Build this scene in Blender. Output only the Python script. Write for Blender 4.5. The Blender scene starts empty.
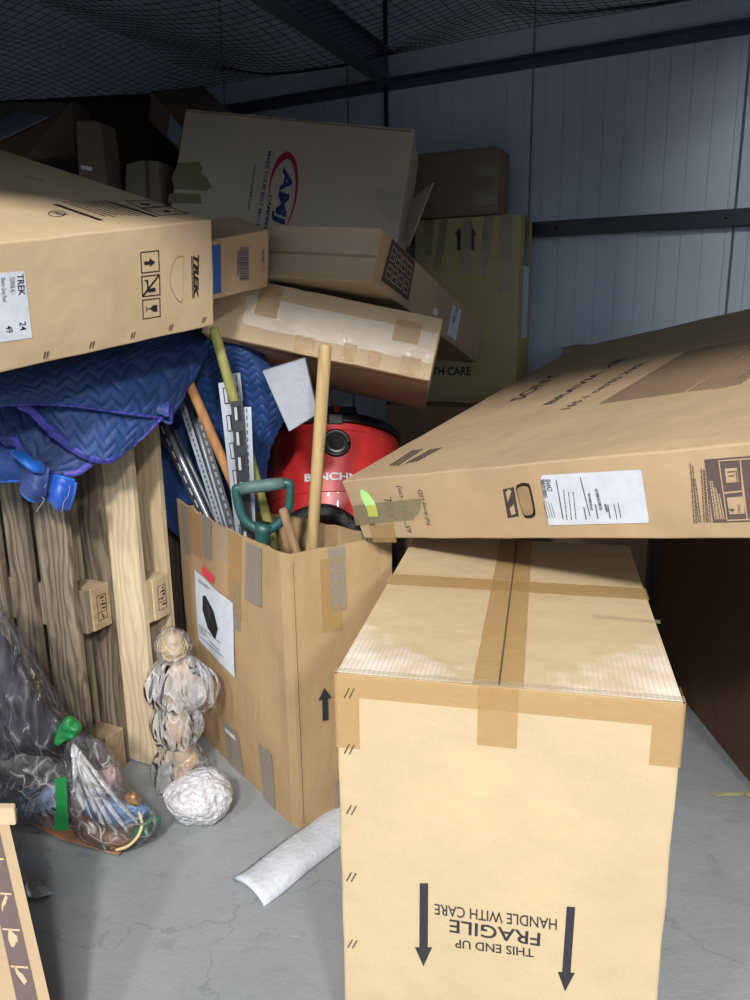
import bpy, bmesh, math, random
from mathutils import Vector, Matrix, Euler, noise
random.seed(7)
PI = math.pi
SC = bpy.context.scene
COL = SC.collection

# ------------------------------------------------------------------ camera
FPX = 770.0
CAM = Vector((0, 0, 1.52))
RX = Vector((0.99989797, -0.00339151, -0.01387579))
DN = Vector((-0.01428426, -0.23740601, -0.97130549))
FW = Vector((0.0, 0.97140459, -0.23743023))
cd = bpy.data.cameras.new('camera')
cam = bpy.data.objects.new('camera', cd)
COL.objects.link(cam)
mw = Matrix((RX, -DN, -FW)).transposed().to_4x4()
mw.translation = CAM
cam.matrix_world = mw
cd.sensor_fit = 'VERTICAL'; cd.sensor_height = 36.0; cd.sensor_width = 27.0
cd.lens = 36.0 * FPX / 1000.0
cd.clip_start = 0.02
SC.camera = cam

def ray(u, v):
    return RX * ((u - 375) / FPX) + DN * ((v - 500) / FPX) + FW
def at(u, v, Y):                 # the point seen at (u, v) at distance Y
    r = ray(u, v); return CAM + r * (Y / r.y)
def atz(u, v, h):
    r = ray(u, v); return CAM + r * ((h - CAM.z) / r.z)

# ------------------------------------------------------------------ materials
def lin(c):
    return tuple((x / 255 / 12.92 if x <= 10 else ((x / 255 + .055) / 1.055) ** 2.4) for x in c) + (1,)
def newmat(name):
    m = bpy.data.materials.new(name); m.use_nodes = True
    nt = m.node_tree; b = nt.nodes['Principled BSDF']
    return m, nt, b
def N(nt, t, **kw):
    n = nt.nodes.new(t)
    for k, v in kw.items():
        if k in n.inputs.keys(): n.inputs[k].default_value = v
        else: setattr(n, k, v)
    return n
def coords(nt, scale=(1, 1, 1), kind='Object'):
    tc = nt.nodes.new('ShaderNodeTexCoord'); mp = nt.nodes.new('ShaderNodeMapping')
    mp.inputs['Scale'].default_value = scale
    nt.links.new(tc.outputs[kind], mp.inputs['Vector']); return mp.outputs['Vector']
def noise_tex(nt, vec, scale, detail=3, rough=.5, dist=0):
    n = nt.nodes.new('ShaderNodeTexNoise'); n.inputs['Scale'].default_value = scale
    n.inputs['Detail'].default_value = detail; n.inputs['Roughness'].default_value = rough
    n.inputs['Distortion'].default_value = dist
    nt.links.new(vec, n.inputs['Vector']); return n.outputs['Fac']
def ramp(nt, fac, stops):
    r = nt.nodes.new('ShaderNodeValToRGB'); e = r.color_ramp.elements
    e[0].position, e[0].color = stops[0]; e[1].position, e[1].color = stops[-1]
    for p, c in stops[1:-1]:
        x = e.new(p); x.color = c
    nt.links.new(fac, r.inputs['Fac']); return r.outputs['Color']
def mix(nt, fac, a, b, mode='MIX'):
    m = nt.nodes.new('ShaderNodeMix'); m.data_type = 'RGBA'; m.blend_type = mode
    for s, v in ((0, fac), (6, a), (7, b)):
        if isinstance(v, (int, float, tuple)): m.inputs[s].default_value = v
        else: nt.links.new(v, m.inputs[s])
    return m.outputs[2]
def bump(nt, b, hs, dist=.002, strength=1.0):
    prev = None
    for h, d in hs:
        n = nt.nodes.new('ShaderNodeBump'); n.inputs['Strength'].default_value = strength
        n.inputs['Distance'].default_value = d; nt.links.new(h, n.inputs['Height'])
        if prev: nt.links.new(prev, n.inputs['Normal'])
        prev = n.outputs['Normal']
    nt.links.new(prev, b.inputs['Normal'])
def g(v): return (v, v, v, 1)

_cb = {}
def cardboard(rgb, rough=.78, var=.10, flute=(1, 0, 0), gloss=0.0):
    key = (rgb, rough, var, flute, gloss)
    if key in _cb: return _cb[key]
    m, nt, b = newmat('cardboard'); v = coords(nt)
    base = lin(rgb)
    f1 = noise_tex(nt, v, 420, 2, .6); f2 = noise_tex(nt, v, 3.2, 4, .55)
    c1 = ramp(nt, f1, [(.3, g(1 - var)), (.7, g(1 + 0 * var))])
    c2 = ramp(nt, f2, [(.3, g(1 - var * 1.3)), (.65, g(1))])
    col = mix(nt, 1.0, base, c1, 'MULTIPLY'); col = mix(nt, 1.0, col, c2, 'MULTIPLY')
    # small pale scuffs
    v2 = coords(nt, (3, 14, 9)); f3 = noise_tex(nt, v2, 2.4, 6, .7)
    sc = ramp(nt, f3, [(.70, g(0)), (.76, g(.30))])
    col = mix(nt, sc, col, tuple(min(1, x * 1.5) for x in base[:3]) + (1,))
    nt.links.new(col, b.inputs['Base Color'])
    b.inputs['Roughness'].default_value = rough
    w = nt.nodes.new('ShaderNodeTexWave'); w.inputs['Scale'].default_value = 45
    w.inputs['Distortion'].default_value = .6; w.bands_direction = 'X' if flute[0] else ('Y' if flute[1] else 'Z')
    nt.links.new(v, w.inputs['Vector'])
    f4 = noise_tex(nt, v, 5, 3, .5)
    bump(nt, b, [(f4, .012), (w.outputs['Fac'], .00006), (f1, .0004)])
    if gloss:
        b.inputs['Coat Weight'].default_value = gloss; b.inputs['Coat Roughness'].default_value = .25
    _cb[key] = m; return m
_pl = {}
def plain(rgb, rough=.6, metal=0, spec=.5, coat=0, tex=0):
    k = (rgb, rough, metal, spec, coat, tex)
    if k in _pl: return _pl[k]
    m, nt, b = newmat('paint'); v = coords(nt)
    f = noise_tex(nt, v, 30, 3, .6)
    c = ramp(nt, f, [(.3, g(.86)), (.7, g(1))])
    nt.links.new(mix(nt, 1.0, lin(rgb), c, 'MULTIPLY'), b.inputs['Base Color'])
    b.inputs['Roughness'].default_value = rough; b.inputs['Metallic'].default_value = metal
    b.inputs['Specular IOR Level'].default_value = spec; b.inputs['Coat Weight'].default_value = coat
    if tex: bump(nt, b, [(noise_tex(nt, v, 60, 4, .6), tex)])
    _pl[k] = m; return m
def tape_mat(rgb, alpha=.75, rough=.22):
    m, nt, b = newmat('packing_tape_film'); v = coords(nt)
    b.inputs['Base Color'].default_value = lin(rgb); b.inputs['Roughness'].default_value = rough
    b.inputs['Alpha'].default_value = alpha; b.inputs['Specular IOR Level'].default_value = .6
    bump(nt, b, [(noise_tex(nt, v, 40, 5, .65, 1.5), .003)])
    return m
def film_mat(tint=(1, 1, 1), milk=.12, gloss=.5, bscale=25, bd=.012, rough=.12, milkcol=(.8, .82, .85), crease=.5, csc=9, st=(1, 1, 1)):
    """thin crumpled plastic: clear between the folds, milky creases that also paint in streaky highlights"""
    m = bpy.data.materials.new('plastic_film'); m.use_nodes = True; nt = m.node_tree; nt.nodes.clear()
    out = nt.nodes.new('ShaderNodeOutputMaterial'); v = coords(nt, st)
    nn = nt.nodes.new('ShaderNodeTexNoise'); nn.inputs['Scale'].default_value = 5; nt.links.new(v, nn.inputs['Vector'])
    ad = nt.nodes.new('ShaderNodeMix'); ad.data_type = 'VECTOR'; ad.inputs[0].default_value = .22
    nt.links.new(v, ad.inputs[4]); nt.links.new(nn.outputs['Color'], ad.inputs[5]); vw = ad.outputs[1]
    vo = nt.nodes.new('ShaderNodeTexVoronoi'); vo.feature = 'DISTANCE_TO_EDGE'; vo.inputs['Scale'].default_value = csc * 1.6
    vo2 = nt.nodes.new('ShaderNodeTexVoronoi'); vo2.feature = 'F1'; vo2.inputs['Scale'].default_value = csc * 2.3
    nt.links.new(vw, vo.inputs['Vector']); nt.links.new(vw, vo2.inputs['Vector'])
    tr = N(nt, 'ShaderNodeBsdfTransparent'); tr.inputs['Color'].default_value = tint + (1,)
    gl = N(nt, 'ShaderNodeBsdfGlossy'); gl.inputs['Roughness'].default_value = rough
    df = N(nt, 'ShaderNodeBsdfDiffuse'); df.inputs['Color'].default_value = milkcol + (1,)
    bp = nt.nodes.new('ShaderNodeBump'); bp.inputs['Distance'].default_value = bd; nt.links.new(vo2.outputs['Distance'], bp.inputs['Height'])
    for s in (gl, df): nt.links.new(bp.outputs[0], s.inputs['Normal'])
    cr_ = ramp(nt, vo.outputs['Distance'], [(0, g(crease)), (.014, g(crease * .35)), (.08, g(0))])  # whitish crease lines, with streaky highlights painted into the milk
    br = ramp(nt, noise_tex(nt, v, csc * .7, 3, .6), [(.42, g(.05)), (.65, g(1))])
    mf = nt.nodes.new('ShaderNodeMath'); mf.operation = 'MULTIPLY_ADD'; nt.links.new(cr_, mf.inputs[0]); nt.links.new(br, mf.inputs[1]); mf.inputs[2].default_value = milk
    m1 = nt.nodes.new('ShaderNodeMixShader'); nt.links.new(mf.outputs[0], m1.inputs[0])
    nt.links.new(tr.outputs[0], m1.inputs[1]); nt.links.new(df.outputs[0], m1.inputs[2])
    lw = nt.nodes.new('ShaderNodeLayerWeight'); lw.inputs['Blend'].default_value = gloss; nt.links.new(bp.outputs[0], lw.inputs['Normal'])
    m2 = nt.nodes.new('ShaderNodeMixShader'); nt.links.new(lw.outputs['Fresnel'], m2.inputs[0])
    nt.links.new(m1.outputs[0], m2.inputs[1]); nt.links.new(gl.outputs[0], m2.inputs[2])
    nt.links.new(m2.outputs[0], out.inputs['Surface']); return m
def wood(c1, c2, scale=1.0, axis=2, rough=.75, knots=True):
    m, nt, b = newmat('wood')
    s = [14, 14, 14]; s[axis] = 1.3
    v = coords(nt, tuple(s)); n = noise_tex(nt, v, 2.2 * scale, 5, .6, .6)
    v3 = coords(nt, tuple(1.0 if i != axis else .28 for i in range(3)))
    w = nt.nodes.new('ShaderNodeTexWave'); w.wave_type = 'BANDS'; w.bands_direction = 'X'
    w.inputs['Scale'].default_value = 14 * scale; w.inputs['Distortion'].default_value = 14
    w.inputs['Detail'].default_value = 2.5; w.inputs['Detail Scale'].default_value = .9
    nt.links.new(v3, w.inputs['Vector'])
    a = ramp(nt, n, [(.3, lin(c1)), (.7, lin(c2))])
    k = ramp(nt, w.outputs['Fac'], [(.1, g(.5 if knots else .85)), (.55, g(1))])
    c = mix(nt, 1.0, a, k, 'MULTIPLY')
    nt.links.new(c, b.inputs['Base Color']); b.inputs['Roughness'].default_value = rough
    bump(nt, b, [(n, .002), (w.outputs['Fac'], .0008)])
    return m

INK = plain((38, 40, 46), .7)
INKB = plain((62, 52, 50), .8)
INKP = plain((92, 76, 74), .8)
WHITE = plain((200, 207, 218), .5)
PAPERINK = plain((70, 75, 85), .6)
TAPE_TAN = tape_mat((186, 152, 100), .36, .3)
TAPE_CLEAR = tape_mat((196, 184, 160), .18, .12)
TAPE_GREY = tape_mat((150, 140, 128), .72, .35)
TAPE_OLIVE = tape_mat((140, 135, 105), .7, .18)

# ------------------------------------------------------------------ objects
def setp(o, label=None, cat=None, group=None, kind=None):
    if label: o['label'] = label
    if cat: o['category'] = cat
    if group: o['group'] = group
    if kind: o['kind'] = kind
    return o
def empty(name, loc, rot=(0, 0, 0), label=None, cat=None, group=None):
    o = bpy.data.objects.new(name, None); COL.objects.link(o); o.empty_display_size = .05
    o.location = loc; o.rotation_euler = rot
    o['_m'] = 0; del o['_m']
    return setp(o, label, cat, group)
def M4(o):
    return Matrix.Translation(o.location) @ o.rotation_euler.to_matrix().to_4x4()
def mk(name, verts, faces, mat, parent=None, smooth=False, world=False):
    me = bpy.data.meshes.new(name)
    if world and parent is not None:
        inv = M4(parent).inverted(); verts = [inv @ Vector(v) for v in verts]
    me.from_pydata([tuple(v) for v in verts], [], faces); me.update()
    o = bpy.data.objects.new(name, me); COL.objects.link(o)
    if mat: me.materials.append(mat)
    if parent: o.parent = parent
    if smooth: me.polygons.foreach_set('use_smooth', [True] * len(me.polygons))
    return o
def frombm(name, bm, mat, parent=None, smooth=False):
    bmesh.ops.recalc_face_normals(bm, faces=bm.faces)
    me = bpy.data.meshes.new(name); bm.to_mesh(me); bm.free()
    o = bpy.data.objects.new(name, me); COL.objects.link(o)
    if mat: me.materials.append(mat)
    if parent: o.parent = parent
    if smooth: me.polygons.foreach_set('use_smooth', [True] * len(me.polygons))
    return o
def fixn(o):
    bm = bmesh.new(); bm.from_mesh(o.data); bmesh.ops.recalc_face_normals(bm, faces=bm.faces); bm.to_mesh(o.data); bm.free(); return o
def bevel(o, w=.003, seg=2):
    m = o.modifiers.new('bevel', 'BEVEL'); m.width = w; m.segments = seg; m.limit_method = 'ANGLE'; return o
def boxbm(bm, lo, hi, mtx=None):
    vs = [Vector((x, y, z)) for z in (lo[2], hi[2]) for y in (lo[1], hi[1]) for x in (lo[0], hi[0])]
    if mtx: vs = [mtx @ v for v in vs]
    b = [bm.verts.new(v) for v in vs]
    for f in ((0, 2, 3, 1), (4, 5, 7, 6), (0, 1, 5, 4), (2, 6, 7, 3), (0, 4, 6, 2), (1, 3, 7, 5)):
        bm.faces.new([b[i] for i in f])
def box(name, lo, hi, mat, parent=None, bev=0, mtx=None):
    bm = bmesh.new(); boxbm(bm, lo, hi, mtx); o = frombm(name, bm, mat, parent)
    if bev: bevel(o, bev)
    return o
def tubebm(bm, pts, rad, n=12, cap=True, flat=1.0, up=None):
    pts = [Vector(p) for p in pts]
    if not isinstance(rad, (list, tuple)): rad = [rad] * len(pts)
    rings = []; prev = None
    for i, p in enumerate(pts):
        t = (pts[min(i + 1, len(pts) - 1)] - pts[max(i - 1, 0)]).normalized()
        if prev is None:
            a = up or (Vector((0, 0, 1)) if abs(t.z) < .9 else Vector((1, 0, 0)))
        else: a = prev
        x = (a - t * a.dot(t)).normalized(); y = t.cross(x); prev = x
        rings.append([bm.verts.new(p + x * math.cos(2 * PI * k / n) * rad[i] * flat + y * math.sin(2 * PI * k / n) * rad[i]) for k in range(n)])
    for a, b in zip(rings, rings[1:]):
        for k in range(n): bm.faces.new((a[k], a[(k + 1) % n], b[(k + 1) % n], b[k]))
    if cap: bm.faces.new(rings[0]); bm.faces.new(rings[-1][::-1])
def tube(name, pts, rad, mat, parent=None, n=14, flat=1.0, world=True, smooth=True, up=None):
    if world and parent is not None:
        inv = M4(parent).inverted(); pts = [inv @ Vector(p) for p in pts]
    bm = bmesh.new(); tubebm(bm, pts, rad, n, True, flat, up); return frombm(name, bm, mat, parent, smooth)
def lathebm(bm, prof, n=48, mtx=None, a0=0):
    rings = []
    for r, z in prof:
        rings.append([bm.verts.new((mtx @ Vector((r * math.cos(2 * PI * k / n), r * math.sin(2 * PI * k / n), z))) if mtx else Vector((r * math.cos(2 * PI * k / n), r * math.sin(2 * PI * k / n), z))) for k in range(n)])
    for a, b in zip(rings, rings[1:]):
        for k in range(n): bm.faces.new((a[k], a[(k + 1) % n], b[(k + 1) % n], b[k]))
    bm.faces.new(rings[0]); bm.faces.new(rings[-1][::-1])
def smoothline(pts, k=8, closed=False):
    P = [Vector(p) for p in pts]; n = len(P); out = []
    rng = range(n if closed else n - 1)
    for i in rng:
        if closed: a, b, c, d = P[(i - 1) % n], P[i], P[(i + 1) % n], P[(i + 2) % n]
        else: a, b, c, d = P[max(i - 1, 0)], P[i], P[i + 1], P[min(i + 2, n - 1)]
        for j in range(k):
            t = j / k
            out.append(.5 * ((2 * b) + (c - a) * t + (2 * a - 5 * b + 4 * c - d) * t * t + (3 * b - a - 3 * c + d) * t ** 3))
    if not closed: out.append(P[-1])
    return out

# ------------------------------------------------------------------ cartons
FACES = {
 'front': ((-1, -1, 0), (1, 0, 0), (0, 0, 1), (0, -1, 0)), 'back': ((1, 1, 0), (-1, 0, 0), (0, 0, 1), (0, 1, 0)),
 'top': ((-1, -1, 2), (1, 0, 0), (0, 1, 0), (0, 0, 1)), 'bottom': ((-1, 1, 0), (1, 0, 0), (0, -1, 0), (0, 0, -1)),
 'right': ((1, -1, 0), (0, 1, 0), (0, 0, 1), (1, 0, 0)), 'left': ((-1, 1, 0), (0, -1, 0), (0, 0, 1), (-1, 0, 0))}
_txt = {}
def glyphs(s, bold=0.0, shear=0.0):
    k = (s, bold, shear)
    if k not in _txt:
        cu = bpy.data.curves.new('t', 'FONT'); cu.body = s; cu.resolution_u = 3; cu.offset = bold; cu.shear = shear
        o = bpy.data.objects.new('t', cu); COL.objects.link(o)
        dg = bpy.context.evaluated_depsgraph_get(); me = o.evaluated_get(dg).to_mesh()
        V = [(v.co.x, v.co.y) for v in me.vertices]; Fs = [tuple(p.vertices) for p in me.polygons]
        o.evaluated_get(dg).to_mesh_clear(); bpy.data.objects.remove(o)
        _txt[k] = (V, Fs)
    return _txt[k]
class Carton:
    def __init__(s, name, loc, rot, dim, label, cat='box', mat=None, group=None, wob=.003, seed=1, body='box_body', bev=.004):
        s.d = Vector(dim); R = Euler(rot).to_matrix()
        base = Vector(loc) - R @ Vector((0, 0, dim[2] / 2))
        s.root = empty(name, base, rot, label, cat, group); s.m = M4(s.root); s.inv = s.m.inverted()
        s.mat = mat
        bm = bmesh.new(); boxbm(bm, (-dim[0] / 2, -dim[1] / 2, 0), (dim[0] / 2, dim[1] / 2, dim[2]))
        for ax in range(3):
            n = max(1, int(dim[ax] / .05))
            es = [e for e in bm.edges if abs((e.verts[0].co - e.verts[1].co)[ax]) > dim[ax] * .9]
            bmesh.ops.subdivide_edges(bm, edges=es, cuts=n, use_grid_fill=True)
        for v in bm.verts:
            q = [min(v.co[i] + dim[i] / 2, dim[i] / 2 - v.co[i]) if i < 2 else min(v.co[2], dim[2] - v.co[2]) for i in range(3)]
            near = sum(1 for x in q if x < .001)
            if near >= 2:
                k = 1.0 if near == 2 else 1.6
                nn = noise.noise_vector(v.co * 9 + Vector((seed * 3.1, 0, 0)))
                c = Vector((0, 0, dim[2] / 2)) - v.co
                v.co += Vector([(1 if c[i] > 0 else -1) * abs(nn[i]) * wob * k * (1 if q[i] < .001 else 0) for i in range(3)])
        bmesh.ops.recalc_face_normals(bm, faces=bm.faces)
        s.body = frombm(body, bm, mat, s.root)
        m = s.body.modifiers.new('bevel', 'BEVEL'); m.width = bev; m.segments = 2; m.limit_method = 'ANGLE'; m.angle_limit = 1.0
    def fr(s, f):
        o, u, v, n = FACES[f]
        O = Vector((o[0] * s.d.x / 2, o[1] * s.d.y / 2, s.d.z if o[2] == 2 else 0))
        return O, Vector(u), Vector(v), Vector(n)
    def uv(s, f, px):                    # where the sight line meets this face
        O, U, V, Nn = s.fr(f); c = s.inv @ CAM; r = s.inv.to_3x3() @ ray(*px)
        t = (O - c).dot(Nn) / r.dot(Nn); p = c + r * t - O
        return (p.dot(U), p.dot(V))
    def plates(s, f, polys, name, mat, off=.0006, th=.0006, label=None, parent=None):
        O, U, V, Nn = s.fr(f); vs = []; fs = []
        for poly in polys:
            if len(poly) < 3: continue
            a = sum(poly[i][0] * poly[(i + 1) % len(poly)][1] - poly[(i + 1) % len(poly)][0] * poly[i][1] for i in range(len(poly)))
            if a < 0: poly = poly[::-1]
            b = len(vs); n = len(poly)
            for h in (off, off + th):
                vs += [O + U * p[0] + V * p[1] + Nn * h for p in poly]
            fs.append(tuple(range(b + n, b + 2 * n))); fs.append(tuple(range(b + n - 1, b - 1, -1)))
            for i in range(n): fs.append((b + i, b + (i + 1) % n, b + n + (i + 1) % n, b + n + i))
        o = mk(name, vs, fs, mat, parent or s.root)
        if label: o['label'] = label
        return o
    def px(s, f, polys, name, mat, off=.0006, th=.0006, label=None):
        return s.plates(f, [[s.uv(f, p) for p in poly] for poly in polys], name, mat, off, th, label)
    def strip(s, f, a, b, w, name, mat, off=.0006, th=.0005, label=None, rag=0):   # tape between two uv points
        A, B = Vector(a), Vector(b); d = (B - A).normalized(); n = Vector((-d.y, d.x)) * w / 2
        k = max(2, int((B - A).length / .02)); l = []; r = []
        for i in range(k + 1):
            p = A.lerp(B, i / k); j = rag * noise.noise(Vector((p.x * 30, p.y * 30, w * 99)))
            l.append(tuple(p + n * (1 + j))); r.append(tuple(p - n * (1 + j)))
        return s.plates(f, [l + r[::-1]], name, mat, off, th, label)
    def text(s, f, st, a, b, mat=INK, hs=1.0, bold=.0, shear=0.0, off=.0007, name='printed_text', pxl=True, up=None, th=.0004, label=None):
        if pxl: a, b = s.uv(f, a), s.uv(f, b)
        A, B = Vector(a), Vector(b); Vt, Fs = glyphs(st, bold, shear)
        x0 = min(v[0] for v in Vt); x1 = max(v[0] for v in Vt); sc = (B - A).length / (x1 - x0)
        d = (B - A).normalized(); n = Vector((-d.y, d.x)); hh = sc * hs
        if up is not None:                # height set by where the cap height reaches
            ut = Vector(s.uv(f, up)) if pxl else Vector(up)
            hh = abs((ut - A).dot(n)) / max(v[1] for v in Vt)
        O, U, V, Nn = s.fr(f)
        vs = [O + U * q.x + V * q.y + Nn * (off + th) for q in (A + d * ((v[0] - x0) * sc) + n * (v[1] * hh) for v in Vt)]
        o = mk(name, vs, Fs, mat, s.root)
        if label: o['label'] = label
        return o
    def lines(s, f, a, b, c, rows, mat, dens=.75, fill=.5, name='fine_print', off=.0014, seed=3, pxl=True, solid=False):
        """rows of tiny print: a=start of first row, b=end of first row, c=start of last row"""
        if pxl: a, b, c = s.uv(f, a), s.uv(f, b), s.uv(f, c)
        A, B, C_ = Vector(a), Vector(b), Vector(c); d = (B - A); rr = random.Random(seed); polys = []
        step = (C_ - A) / max(1, rows - 1)
        for i in range(rows):
            p = A + step * i; t = 0; end = rr.uniform(dens, 1)
            h = step * fill
            while t < end:
                w = rr.uniform(.02, .09) if not solid else end
                q0 = p + d * t; q1 = p + d * min(end, t + w)
                polys.append([tuple(q0), tuple(q1), tuple(q1 + h), tuple(q0 + h)]); t += w + .015
        return s.plates(f, polys, name, mat, off, .0003)
    def staples(s, f, px_list, size=.012):
        for p in px_list:
            u, v = s.uv(f, p)
            s.plates(f, [[(u - size + k * size * .8, v - size), (u - size + .0022 + k * size * .8, v - size), (u + k * size * .8, v + size * .7), (u - .0022 + k * size * .8, v + size * .7)] for k in (0, 1)], 'staple', STAPLE, .0006, .001)
STAPLE = plain((110, 90, 70), .35, .8)
def rect(x0, y0, x1, y1): return [(x0, y0), (x1, y0), (x1, y1), (x0, y1)]
def arrow(cx, y0, y1, w, hw, hl):      # pointing from y0 to y1
    sg = 1 if y1 > y0 else -1
    return [(cx - w / 2, y0), (cx + w / 2, y0), (cx + w / 2, y1 - sg * hl), (cx + hw / 2, y1 - sg * hl), (cx, y1), (cx - hw / 2, y1 - sg * hl), (cx - w / 2, y1 - sg * hl)]
def frame_polys(q, t):                  # border strips of a quad (list of 4 2-D points), t fraction
    c = Vector((sum(p[0] for p in q) / 4, sum(p[1] for p in q) / 4)); ins = [tuple(Vector(p).lerp(c, t)) for p in q]
    return [[q[i], q[(i + 1) % 4], ins[(i + 1) % 4], ins[i]] for i in range(4)]
#@@PART2
# ------------------------------------------------------------------ the unit
WA = Vector((.8862, -.4633, 0)); WB = Vector((-.4633, -.8862, 0)); WO = Vector((.97, 3.75, 0))
def W(a, b, z): return WO + WA * a + WB * b + Vector((0, 0, z))
def wbox(name, lo, hi, mat, parent=None, bev=0):      # lo / hi in wall coordinates (a, b, z)
    vs = [W(x, y, z) for z in (lo[2], hi[2]) for y in (lo[1], hi[1]) for x in (lo[0], hi[0])]
    o = mk(name, vs, [(0, 2, 3, 1), (4, 5, 7, 6), (0, 1, 5, 4), (2, 6, 7, 3), (0, 4, 6, 2), (1, 3, 7, 5)], mat, parent)
    fixn(o)
    if bev: bevel(o, bev)
    return o

# concrete floor
m, nt, b = newmat('painted_concrete'); v = coords(nt)
n1 = noise_tex(nt, v, 1.6, 6, .6, .4); n2 = noise_tex(nt, v, 9, 6, .7, .2); n3 = noise_tex(nt, v, 90, 3, .6)
c = ramp(nt, n1, [(.3, lin((122, 128, 132))), (.7, lin((142, 147, 149)))])
c = mix(nt, ramp(nt, n2, [(.28, g(.45)), (.42, g(0))]), c, lin((98, 104, 108)))
c = mix(nt, ramp(nt, n3, [(.68, g(0)), (.74, g(.25))]), c, lin((170, 174, 178)))
vo = nt.nodes.new('ShaderNodeTexVoronoi'); vo.feature = 'DISTANCE_TO_EDGE'; vo.inputs['Scale'].default_value = .9
vv = nt.nodes.new('ShaderNodeVectorMath'); vv.operation = 'ADD'
nn = nt.nodes.new('ShaderNodeTexNoise'); nn.inputs['Scale'].default_value = 5; nn.inputs['Detail'].default_value = 5
sv = nt.nodes.new('ShaderNodeVectorMath'); sv.operation = 'SCALE'; sv.inputs['Scale'].default_value = .35
nt.links.new(v, nn.inputs['Vector']); nt.links.new(nn.outputs['Color'], sv.inputs[0])
nt.links.new(v, vv.inputs[0]); nt.links.new(sv.outputs[0], vv.inputs[1]); nt.links.new(vv.outputs[0], vo.inputs['Vector'])
c = mix(nt, ramp(nt, vo.outputs['Distance'], [(0.0, g(.28)), (.0016, g(0))]), c, lin((60, 64, 68)))
vs_ = coords(nt, (5, 22, 1)); st = noise_tex(nt, vs_, 2.2, 5, .7, .5)
c = mix(nt, ramp(nt, st, [(.70, g(0)), (.78, g(.4))]), c, lin((176, 178, 180)))
nt.links.new(c, b.inputs['Base Color']); b.inputs['Roughness'].default_value = .42
nt.links.new(ramp(nt, n2, [(.3, g(.5)), (.7, g(.36))]), b.inputs['Roughness'])
bump(nt, b, [(n2, .004), (n3, .0008)]); CONCRETE = m
fl = mk('floor', [W(-4.35, -.05, 0), W(2.5, -.05, 0), W(2.5, 6, 0), W(-4.35, 6, 0)], [(0, 3, 2, 1)], CONCRETE)
fixn(fl); setp(fl, kind='structure')
mod = fl.modifiers.new('s', 'SOLIDIFY'); mod.thickness = .08; mod.offset = -1

# ribbed steel wall panels: real shallow grooves
m, nt, b = newmat('coated_steel'); v = coords(nt)
n1 = noise_tex(nt, v, 120, 2, .6); n2 = noise_tex(nt, v, 1.3, 3, .5)
c = ramp(nt, n2, [(.3, lin((166, 177, 190))), (.7, lin((178, 188, 200)))])
nt.links.new(c, b.inputs['Base Color']); b.inputs['Roughness'].default_value = .38
bump(nt, b, [(n1, .0012)]); STEEL = m
def ribwall(name, P0, P1, z0, z1, inn, joints=()):
    d = (P1 - P0); L = d.length; d.normalize(); prof = [(0, 0)]; x = .035
    while x < L - .1:
        dep, w = .0035, .006
        prof += [(x, 0), (x + .002, -dep), (x + w, -dep), (x + w + .002, 0)]; x += .0895
    for j in joints: prof += [(j - .006, 0), (j - .005, -.022), (j + .005, -.022), (j + .006, 0)]
    prof.append((L, 0)); prof.sort()
    vs = []; fs = []
    for (s_, dd) in prof:
        p = P0 + d * s_ + inn * dd
        vs += [p + Vector((0, 0, z0)), p + Vector((0, 0, z1))]
    for i in range(len(prof) - 1): fs.append((2 * i, 2 * i + 2, 2 * i + 3, 2 * i + 1))
    k = len(vs)
    vs += [P0 - inn * .08 + Vector((0, 0, z0)), P0 - inn * .08 + Vector((0, 0, z1)), P1 - inn * .08 + Vector((0, 0, z0)), P1 - inn * .08 + Vector((0, 0, z1))]
    fs += [(k, k + 1, k + 3, k + 2), (0, 1, k + 1, k), (k - 2, k + 2, k + 3, k - 1)]
    o = mk(name, vs, fs, STEEL); fixn(o); setp(o, kind='structure'); return o
ribwall('wall_back', W(-4.35, 0, 0), W(2.5, 0, 0), 0, 3.55, WB, [4.35 + q for q in (-2.0, -1.22, -.25, .645, 1.5)])
ribwall('wall_left', W(-4.35, 3.4, 0), W(-4.35, 0, 0), 0, 3.55, WA)
ribwall('wall_right', W(2.5, 0, 0), W(2.5, 1.2, 0), 0, 3.55, -WA)
o = wbox('wall_front', (-4.35, 3.4, 2.495), (2.5, 3.48, 3.55), STEEL); setp(o, kind='structure')
DARKROOF = plain((38, 46, 60), .6)
bm = bmesh.new(); k = 0; x = -4.4; n_ = int(6.95 / .25)
vs = []; fs = []; prof = []
for i in range(n_ + 1):
    x = -4.4 + i * .25; prof += [(x, 3.55), (x + .14, 3.55), (x + .17, 3.59), (x + .22, 3.59)]
for (a_, z_) in prof: vs += [W(a_, -.1, z_), W(a_, 3.5, z_)]
for i in range(len(prof) - 1): fs.append((2 * i, 2 * i + 1, 2 * i + 3, 2 * i + 2))
bm.free(); o = mk('ceiling', vs, fs, DARKROOF); setp(o, kind='structure')
mod = o.modifiers.new('s', 'SOLIDIFY'); mod.thickness = .02; mod.offset = 1

RAILM = plain((30, 38, 50), .45)
# wall rail: an open C section
rl = empty('wall_rail', W(.3, 0, 1.85), label='dark blue-black horizontal steel rail running along the ribbed back wall', cat='rail')
pf = [(0, 1.852), (.055, 1.852), (.055, 1.917), (.0, 1.917)]
mk('rail_channel', [W(a_, b_ + .001, z_) for a_ in (-4.3, 2.45) for b_, z_ in pf], [(0, 1, 5, 4), (1, 2, 6, 5), (2, 3, 7, 6), (3, 0, 4, 7), (3, 2, 1, 0), (4, 5, 6, 7)], RAILM, rl, world=True)
for a_ in (-.1, .62, 1.4): wo = tube('bolt_head', [W(a_, .056, 1.885), W(a_, .062, 1.885)], .008, plain((70, 78, 88), .4, .6), rl, 6)

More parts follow.
